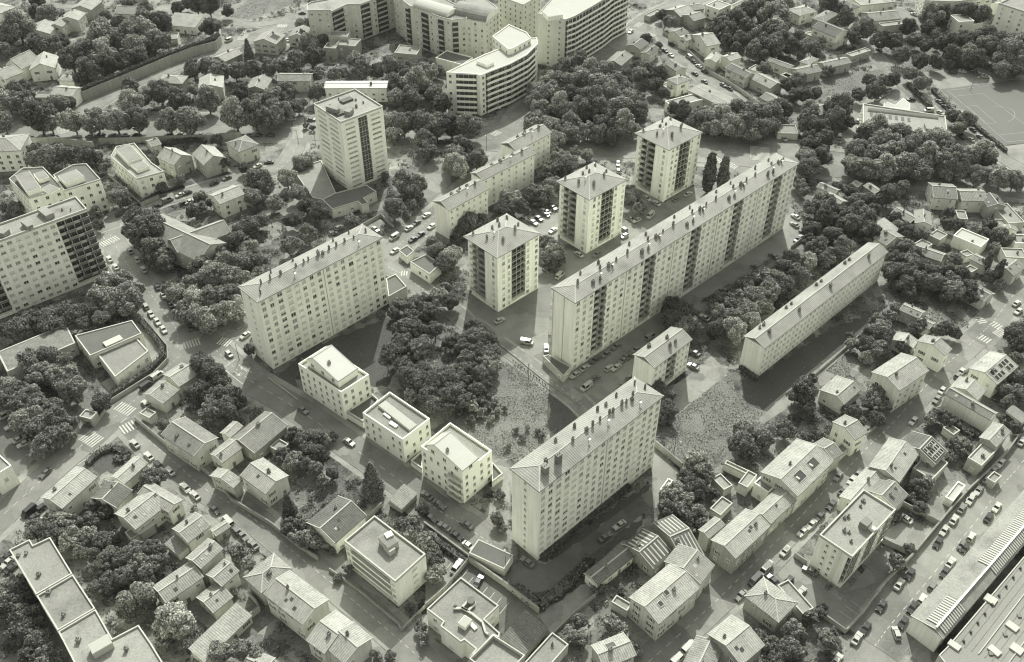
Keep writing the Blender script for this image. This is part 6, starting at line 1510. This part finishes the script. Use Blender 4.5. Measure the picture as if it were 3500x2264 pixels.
# ------------------------------------------------------------------ cars
def lerp(a, b, t): return a+(b-a)*t
def car_parts(kind, tone):
    pm = M['car_'+tone]; LN, WD, HT = {'hatchback': (3.9, 1.72, 1.48), 'saloon': (4.5, 1.78, 1.43), 'van': (4.9, 1.95, 2.0)}[kind]
    prof = {'hatchback': [(-1.0,.55),(-.94,.86),(-.62,.93),(-.5,.96),(.80,.98),(.97,.9),(1.0,.5)],
            'saloon': [(-1.0,.5),(-.95,.78),(-.6,.88),(-.45,.92),(.62,.93),(.95,.88),(1.0,.5)],
            'van': [(-1.0,.6),(-.96,.95),(-.78,1.05),(-.7,1.1),(.9,1.12),(.98,1.1),(1.0,.5)]}[kind]
    b = MB(); secs = []
    for x, z in prof:
        tx = x*LN/2; w2 = WD/2*(1-.12*max(0, abs(x)-.7)/.3)
        secs.append([(tx,-w2,.28),(tx,-w2-.0,.28+(z-.28)*.55),(tx,-w2*.93,z),(tx,w2*.93,z),(tx,w2,.28+(z-.28)*.55),(tx,w2,.28)])
    k = b.mi(pm)
    for s in secs: b.v += s
    n = 6
    for i in range(len(secs)-1):
        for j in range(n):
            c = (j+1) % n; b.f.append((i*n+j, i*n+c, (i+1)*n+c, (i+1)*n+j)); b.m.append(k)
    b.f.append(tuple(range(n))[::-1]); b.m.append(k); b.f.append(tuple((len(secs)-1)*n+j for j in range(n))); b.m.append(k)
    cab = {'hatchback': (-.48,-.2,.72,.93,.95), 'saloon': (-.42,-.14,.42,.72,.91), 'van': (-.72,-.5,.93,.97,1.08)}[kind]
    x0, x1, x2, x3, zb = cab; x0, x1, x2, x3 = [v*LN/2 for v in (x0, x1, x2, x3)]; wb_, wt = WD/2*.9, WD/2*.72
    g = MB(); lo = [(x0,-wb_,zb-.02),(x3,-wb_,zb-.02),(x3,wb_,zb-.02),(x0,wb_,zb-.02)]; hi = [(x1,-wt,HT-.06),(x2,-wt,HT-.06),(x2,wt,HT-.06),(x1,wt,HT-.06)]
    g.v += lo+hi; kg = g.mi(M['car_glass'])
    for q in ((0,1,5,4),(1,2,6,5),(2,3,7,6),(3,0,4,7)): g.f.append(q); g.m.append(kg)
    b.box(x1-.02, -wt-.02, HT-.06, x2+.02, wt+.02, HT, pm)
    for s in (-1, 1):       # pillars
        b.bar((x0, s*wb_, zb), (x1, s*wt, HT-.06), .09, .05, pm); b.bar((x3, s*wb_, zb), (x2, s*wt, HT-.06), .12, .05, pm)
        xm = lerp(x1, x2, .48); b.bar((xm, s*(wb_+.01), zb), (xm, s*(wt+.01), HT-.06), .1, .04, pm)
        if kind == 'van': b.box(xm, min(s*(wb_-.03), s*(wb_+.03)), zb, x3-.1, max(s*(wb_-.03), s*(wb_+.03)), HT-.1, pm)
    w = MB(); 
    for j in range(1): 
        nn = 12
        for rr_, m_, yy in ((.32, M['tyre'], .1), (.19, M['trim'], .11)):
            i0 = len(w.v); kk = w.mi(m_)
            for y in (-yy, yy): w.v += [(rr_*math.cos(2*math.pi*a/nn), y, rr_*math.sin(2*math.pi*a/nn)) for a in range(nn)]
            for a in range(nn): c = (a+1) % nn; w.f.append((i0+a, i0+c, i0+nn+c, i0+nn+a)); w.m.append(kk)
            w.f.append(tuple(range(i0, i0+nn))); w.m.append(kk); w.f.append(tuple(range(i0+2*nn-1, i0+nn-1, -1))); w.m.append(kk)
    hl = MB(); hl.box(-.06, -.16, -.08, .06, .16, .08, M['lampm']); tl = MB(); tl.box(-.05, -.12, -.1, .05, .12, .1, M['taill'])
    return b.mesh('body'), g.mesh('window_glass'), w.mesh('wheel'), hl.mesh('headlight'), tl.mesh('tail_light'), (LN, WD, prof)
CP = {}
RC = random.Random(3)
NC = 0
def car(t, x, y, dx, dy, kind, tone, label, group, z=.1):
    global NC
    if (kind, tone) not in CP: CP[(kind, tone)] = car_parts(kind, tone)
    bm_, gm, wm_, hm, tm, (LN, WD, prof) = CP[(kind, tone)]
    a, b = G(t, x, y, .7), G(t, x+dx, y+dy, .7); d = b-a; ang = math.atan2(d.y, d.x)+RC.uniform(-.03, .03)+(math.pi if RC.random() < .35 else 0)
    r = empty({'hatchback': 'parked_car', 'saloon': 'parked_car', 'van': 'parked_van'}[kind], (a.x, a.y, z), ang)
    tag(r, label, 'van' if kind == 'van' else 'car', group)
    if len(label.split()) > 16: print('LONG', len(label.split()), label)
    put('body', bm_, r, (0, 0, 0)); put('window_glass', gm, r, (0, 0, 0))
    dist = proj((a.x, a.y, 0))[2]
    if dist < 520:
        for sx in (-.62, .62):
            for sy in (-1, 1): put('wheel', wm_, r, (sx*LN/2, sy*(WD/2-.08), .32))
    if dist < 330:
        for sy in (-1, 1):
            put('headlight', hm, r, (-LN/2*.965, sy*WD*.36, .68)); put('tail_light', tm, r, (LN/2*.985, sy*WD*.38, .78))
    NC += 1
_rt = random.Random(8)
TN = {'w': 'white', 'g': 'grey', 'd': 'dark'}; KN = {'h': 'hatchback', 's': 'saloon', 'v': 'van'}
def cars(zone, t, d, s, z=.1):
    """entries x,y,<tone><kind>[,dx,dy]"""
    L_ = []
    for k in s.split():
        v = k.split(','); dd = d if len(v) < 5 else (float(v[3]), float(v[4])); L_.append((float(v[0]), float(v[1]), v[2], dd))
    L_.sort()
    for i, (x, y, c, dd) in enumerate(L_):
        lb = '%s %s, %s of the vehicles %s' % (TN[c[0]], KN[c[1]], ORD[i], zone) if len(L_) > 1 else '%s %s %s' % (TN[c[0]], KN[c[1]], zone)
        car(t, x, y, dd[0], dd[1], KN[c[1]], TN[c[0]], lb, 'vehicles '+zone if len(L_) > 1 else None, z)
cars('parked along the boulevard retaining wall', 'a1', (50,0), '275,1200,wh,20,20 380,1212,gh 480,1205,dh 790,1190,gs 880,1185,ds 990,1188,gs 1100,1183,ws 1200,1188,ds 1480,1185,ds 1580,1180,wh 1670,1188,ds 1760,1182,gs 1840,1185,dh 1960,1188,ds 2050,1184,gh 2170,1190,gs 2260,1188,ds')
cars('on the sunlit street by the ivy wall end', 'a1', (30,-12), '2005,355,wv')
cars('parked along the side street by the church', 'b1', (50,-20), '1880,195,ds 1580,300,ws 1660,360,ws 1640,280,ds 1380,395,ds 1990,150,gs 2260,45,ws 1470,345,gv 1610,370,dh')
cars('parked along the street below the left slab', 'b1', (22,38), '960,860,ws 1015,930,ws 1065,990,ds 1140,790,gs 1205,870,wh 1260,955,ws 1380,1105,ds 1435,1180,ws 1495,1260,ds 1280,1275,wh 1325,1345,ws 1380,1410,ws 1435,1480,ws 1660,1455,gs 570,1250,ws,60,-20')
cars('around the shaded crossroads by the corner slab', 'c1', (50,-35), '2150,120,ws 2010,285,wh,30,30 1380,475,wv 1285,560,dv 1855,85,gh')
cars('parked down the street from the crossroads', 'c1', (28,30), '1182,1070,ws 1305,1180,ws 1390,1255,ds 1490,1310,ws 1625,1450,ws 1275,720,wh 400,1325,gs,40,-40')
cars('parked further down the lower left street', 'd1', (28,30), '1625,10,ws 1710,75,ws 1885,200,ds 2000,300,wv 2070,380,gh 2130,430,gs 2220,505,gs')
cars('at the bottom left slab road end', 'd1', (35,-30), '255,215,dv 285,280,ds 325,330,wv 370,180,dh 60,620,ds 70,665,ws 105,710,ds')
cars('in the tree-shaded car park at left', 'c1', (40,-20), '50,820,wv 100,915,ws 170,1030,ws 210,1070,ws')
cars('on the shaded street by the white blocks', 'c2', (45,32), '605,775,gs 1010,1055,ws')
cars('near the garage beside the nearest slab', 'd2', (35,25), '1730,275,ds 1845,350,gs 1950,430,ds 2060,520,ws 2040,330,gs 1800,155,gs 1690,75,gs 1955,710,wv,30,-40')
cars('beside the marked parking bays', 'd3', (20,-35), '90,830,ds')
cars('on the sunken drive beside the nearest slab', 'd3', (45,-30), '1330,335,ws 1205,440,gs 520,660,gs,40,30')
cars('parked along the avenue beside the tallest tower', 'b2', (45,-28), '1405,670,wv 1535,590,ws 1600,545,ds 1690,475,ws 1735,575,ws 1570,690,ds 1635,645,ds 1410,790,ws 1240,600,ws,40,30 920,585,wh 870,635,gh,30,-5')
cars('on the podium yard beside the corner annexe', 'b2', (30,-15), '1405,1140,ws')
cars('parked around the matching towers', 'b3', (42,28), '575,540,ws 620,505,ds 680,470,gs 665,440,ws 685,445,gs 745,410,gs 745,610,ws,40,-25 970,820,ws 1130,820,gs,40,-25 690,955,gs 735,975,gs 775,990,gs 805,1005,wv,30,-30 1430,510,gs 1480,520,ws,40,-20 1600,480,wv,30,-30 1570,330,ws 1650,370,ws 1930,290,ws,40,-25 1830,335,gs,40,-20 1365,600,gh 1370,660,wh,40,-20 1315,25,wh,0,30 1318,85,wh,0,30 275,1400,ws,40,-20')
cars('beside the shaded forecourt of the nearest tower', 'c3', (50,8), '515,180,wv 685,230,ws,0,30')
cars('parked in front of the long slab', 'c3', (40,-28), '940,465,ws 1025,405,ws 1115,335,gs 1210,285,gs 1300,215,gs 1040,570,wv 1075,525,gs 1110,495,gs 1300,400,ws 1240,405,wh 1360,340,gs 1380,310,gs 1420,300,gs 1470,245,gs 1600,130,gv 1985,270,gs,40,20 1975,390,gs,40,20')
cars('at the far end of the long slab', 'b35', (45,28), '1590,490,ws 1580,560,gs 1610,690,ds,45,-28 1625,675,ws,45,-28 1660,630,ds 1395,835,gs 1240,930,gs 965,1140,gs 790,1375,ws')
cars('parked along the descending street', 'a3', (35,22), '1425,500,wv 1465,540,ds 1510,580,ws 1560,625,ds 1475,645,ds 1265,485,ws 1215,445,ds 1160,400,ds 1725,745,gs 1780,775,ds 1560,715,gs 1270,390,ds')
cars('driving on the shaded avenue before the long curving block', 'a3', (30,-20), '618,382,wv')
cars('by the small zebra at the avenue top', 'a3', (30,-20), '915,278,ws')
cars('parked in rows by the jagged white canopy', 'a4', (20,-12), '1025,870,ws 1050,850,wh 1075,835,ws 1100,825,ws 1125,790,ws 1320,875,ds,30,0 1475,970,wv,35,0 1580,990,ws,25,15')
cars('parked along the lane beside the sports pitch', 'a4', (28,22), '1565,890,gs 1615,935,ds 1655,975,ds 1860,1135,ds 1925,1200,gs 1760,1200,dv 1845,1225,ws')
cars('parked at the strip above the sports pitch', 'a4', (35,3), '1685,635,ds 1770,628,ws 1860,622,ds 1970,672,ws 2240,650,ds,30,-10')
cars('in small yards beyond the far boulevard', 'a4', (0,30), '850,1060,wh 852,1130,wh 690,1200,wv 150,1165,ds,30,15 315,1180,ds,30,15 205,1220,ws,25,20 1345,125,ws,30,10 1040,440,ds,25,15')
cars('waiting near the tower crossing on the boulevard', 'a2', (40,0), '245,1045,ws 420,1050,gs 60,1190,ds 1405,975,gs 1545,1250,ds 1630,1255,ds 50,1420,gs 340,115,ds 210,350,ws,15,25')
cars('parked by the crossing at the right edge', 'b4', (25,-22), '2245,1250,ws 2260,1320,ws')
cars('in the upper half of the diagonal street', 'c4', (30,-38), '1760,440,ws 1590,605,wh 1545,680,gs 1340,870,ws 1730,470,gh 2105,1240,ws 2040,1310,gs 1985,1385,gs 1910,1480,ws 1850,1540,ws 2290,1050,ws 800,1390,ws 860,1330,gs 735,1480,gs 680,1355,gs')
cars('in the street beside the four-storey block', 'd4', (38,-38), '725,40,ds 622,160,ds 515,262,ds 445,330,ws 370,395,ws 215,570,wh 40,725,wv')
cars('parked in the yard by the hipped house', 'd4', (40,20), '435,735,gs 240,830,ds,30,-35 350,925,ws,30,-35 110,820,ds,30,30 520,1070,ds,40,-20')
cars('along the left kerb of the wide street', 'd4', (28,-42), '1910,30,gs 1840,115,ws 1765,190,gs 1695,290,ws 1610,385,ws 1555,490,ds 1270,280,ws,30,20 1310,765,ds 1215,855,ws 1060,1045,ds 920,1240,ds 845,1330,ws 670,1520,ws 1190,1285,wh,10,30')
cars('along the factory side of the wide street', 'd4', (28,-42), '2070,180,ws 2000,270,ds 1845,440,wh 1765,515,gh 1790,540,dh 1665,665,ws 1615,750,ds 1510,870,gh 1415,985,wh 1330,1060,ds 1250,1190,ds')
cars('parked at the bottom of the diagonal street', 'd35', (38,-38), '650,1405,wv 555,1510,wv 1110,950,gs 1330,715,wv 1230,820,dv 1500,560,wh')
# ------------------------------------------------------------------ lamp posts, bollards
lb_ = MB(); lb_.tube((0, 0), .12, .07, 0, 7.5, M['gutter'], 6); lb_.bar((0, 0, 7.4), (1.5, 0, 7.9), .1, .1, M['gutter'])
lh_ = MB(); lh_.box(1.2, -.16, 7.8, 2.0, .16, 7.98, M['trim']); _lm, _lhm = lb_.mesh('post'), lh_.mesh('lamp_head')
LP = [('a1',900,1235),('a1',1065,1235),('a1',1235,1235),('a1',1570,1225),('a2',310,1260),('a2',460,1270),('a2',1960,1300),('c3',528,500),('c1',2100,330),('a2',1220,1290),('a4',1840,790),('a4',990,490),('d3',330,740),('c4',1890,490),('a2',2085,1060),('c35',515,1180)]
pl_ = sorted(LP, key=lambda q: P(*q)[0])
for i, (t, x, y) in enumerate(pl_):
    g0 = G(t, x, y+8); r = empty('street_lamp', (g0.x, g0.y, 0), random.uniform(0, 6.28)); tag(r, '%s of the slender street lamps along the streets' % ORD[i], 'street lamp', 'street lamps')
    put('post', _lm, r, (0, 0, 0)); put('lamp_head', _lhm, r, (0, 0, 0))
bo_ = MB(); bo_.tube((0, 0), .14, .14, 0, .8, M['dark'], 8); bo_.tube((0, 0), .16, .1, .8, .95, M['trim'], 8); _bm = bo_.mesh('bollard')
for i in range(12):
    a, b = G('c3', 395, 345), G('c3', 680, 555); p = a.lerp(b, i/11); o = bpy.data.objects.new('bollard', _bm); COL.objects.link(o); o.location = (p.x, p.y, 0)
    tag(o, '%s of the dark bollards beside the dry field path' % ORD[i], 'bollard', 'bollards beside the dry field path')
# ------------------------------------------------------------------ undergrowth nobody could count
rng = np.random.default_rng(99)
ub = MB(); n = 0
X = rng.uniform(GX0, GX0+GW, 60000); Y = rng.uniform(GY0, GY0+GH, 60000)
Cs, Ns, Ss = [], [], []
from mathutils import noise as mnoise
for x, y in zip(X, Y):
    if occ_at(x, y) or occ_at(x+1, y) or occ_at(x-1, y) or occ_at(x, y+1): continue
    px, py, d = proj((x, y, 0))
    if not (-80 < px < 3580 and -80 < py < 2344): continue
    v = mnoise.noise(Vector((x*.05, y*.05, 3)))
    if v < -.3: continue
    n += 1
    if n > 11000: break
    r = rng.uniform(.6, 1.7)*(1.25 if v > .2 else 1); k = int(26*r)
    dd = rng.normal(size=(k, 3)); dd /= np.linalg.norm(dd, axis=1, keepdims=True); dd[:, 2] = np.abs(dd[:, 2])
    Cs.append(np.array([x, y, .05])+dd*r*np.array([1, 1, .9])*rng.uniform(.6, 1.1, (k, 1))); Ns.append(dd+rng.normal(size=dd.shape)*.4); Ss.append(rng.uniform(.3, .65, (k, 1)))

C_ = np.concatenate(Cs); N_ = np.concatenate(Ns); N_ /= np.linalg.norm(N_, axis=1, keepdims=True)
S_ = np.concatenate(Ss); third = (np.floor(C_[:, 0]*.13)+np.floor(C_[:, 1]*.17)).astype(int) % 4
for k_, m_ in ((0, 'hedge'), (1, 'leaf_m'), (2, 'leaf_d'), (3, 'leaf_m')):
    q_ = third == k_; leafquads(C_[q_], N_[q_], S_[q_], ub, M[m_])
o = ub.build('undergrowth'); o['kind'] = 'stuff'
def inpoly(x, y, poly):
    c = False; n_ = len(poly)
    for i in range(n_):
        a, b = poly[i], poly[(i+1) % n_]
        if (a[1] > y) != (b[1] > y) and x < (b[0]-a[0])*(y-a[1])/(b[1]-a[1])+a[0]: c = not c
    return c
tb = MB(); nt_ = 0; CC, NN_, SS_, KK = [], [], [], []
for nm_, s_, z_, m_ in AR:
    if nm_ not in ('dry_field', 'lawn'): continue
    po = GP(s_); xs = [p.x for p in po]; ys = [p.y for p in po]; area_ = (max(xs)-min(xs))*(max(ys)-min(ys))
    far = min(ys) > 330
    for k in range(int(area_*(5.0 if nm_ == 'dry_field' else .7)*(.5 if far else 1))):
        x, y = rng.uniform(min(xs), max(xs)), rng.uniform(min(ys), max(ys))
        v = mnoise.noise(Vector((x*.12, y*.12, 9)))+.5*mnoise.noise(Vector((x*.5, y*.5, 1)))
        if v < -.25 or not inpoly(x, y, po) or occ_at(x, y) == 2: continue
        CC.append((x, y, rng.uniform(.05, .3))); d_ = rng.normal(size=3); d_[2] = abs(d_[2])*1.2+.3; NN_.append(d_/np.linalg.norm(d_)); SS_.append(rng.uniform(.2, .5)); KK.append(0 if nm_ == 'dry_field' and v < .5 else 1)
CC, NN_, SS_, KK = np.array(CC), np.array(NN_), np.array(SS_)[:, None], np.array(KK)
leafquads(CC[KK == 0], NN_[KK == 0], SS_[KK == 0], tb, M['tuft']); leafquads(CC[KK == 1], NN_[KK == 1], SS_[KK == 1], tb, M['leaf_m'])
o = tb.build('grass_tufts'); o['kind'] = 'stuff'
print('trees', NT, 'cars', NC, 'shrub clumps', n, 'objects', len(bpy.data.objects))

hz = MB(); hz.box(-700, -60, -1.0, 700, 900, 232, None) if 0 else None
hm = bpy.data.materials.new('tone_lift_haze'); hm.use_nodes = True; t_ = hm.node_tree; t_.nodes.clear()  # thin air volume added to lift the darkest tones
ou = t_.nodes.new('ShaderNodeOutputMaterial'); vo = t_.nodes.new('ShaderNodeVolumePrincipled'); vo.inputs['Density'].default_value = 0.00003
vo.inputs['Color'].default_value = (.98, 1, .93, 1); t_.links.new(vo.outputs[0], ou.inputs['Volume'])
hz = MB(); hz.box(-1600, -200, -1.0, 1600, 2600, 232, hm); o = hz.build('tone_lift_haze'); o['kind'] = 'stuff'
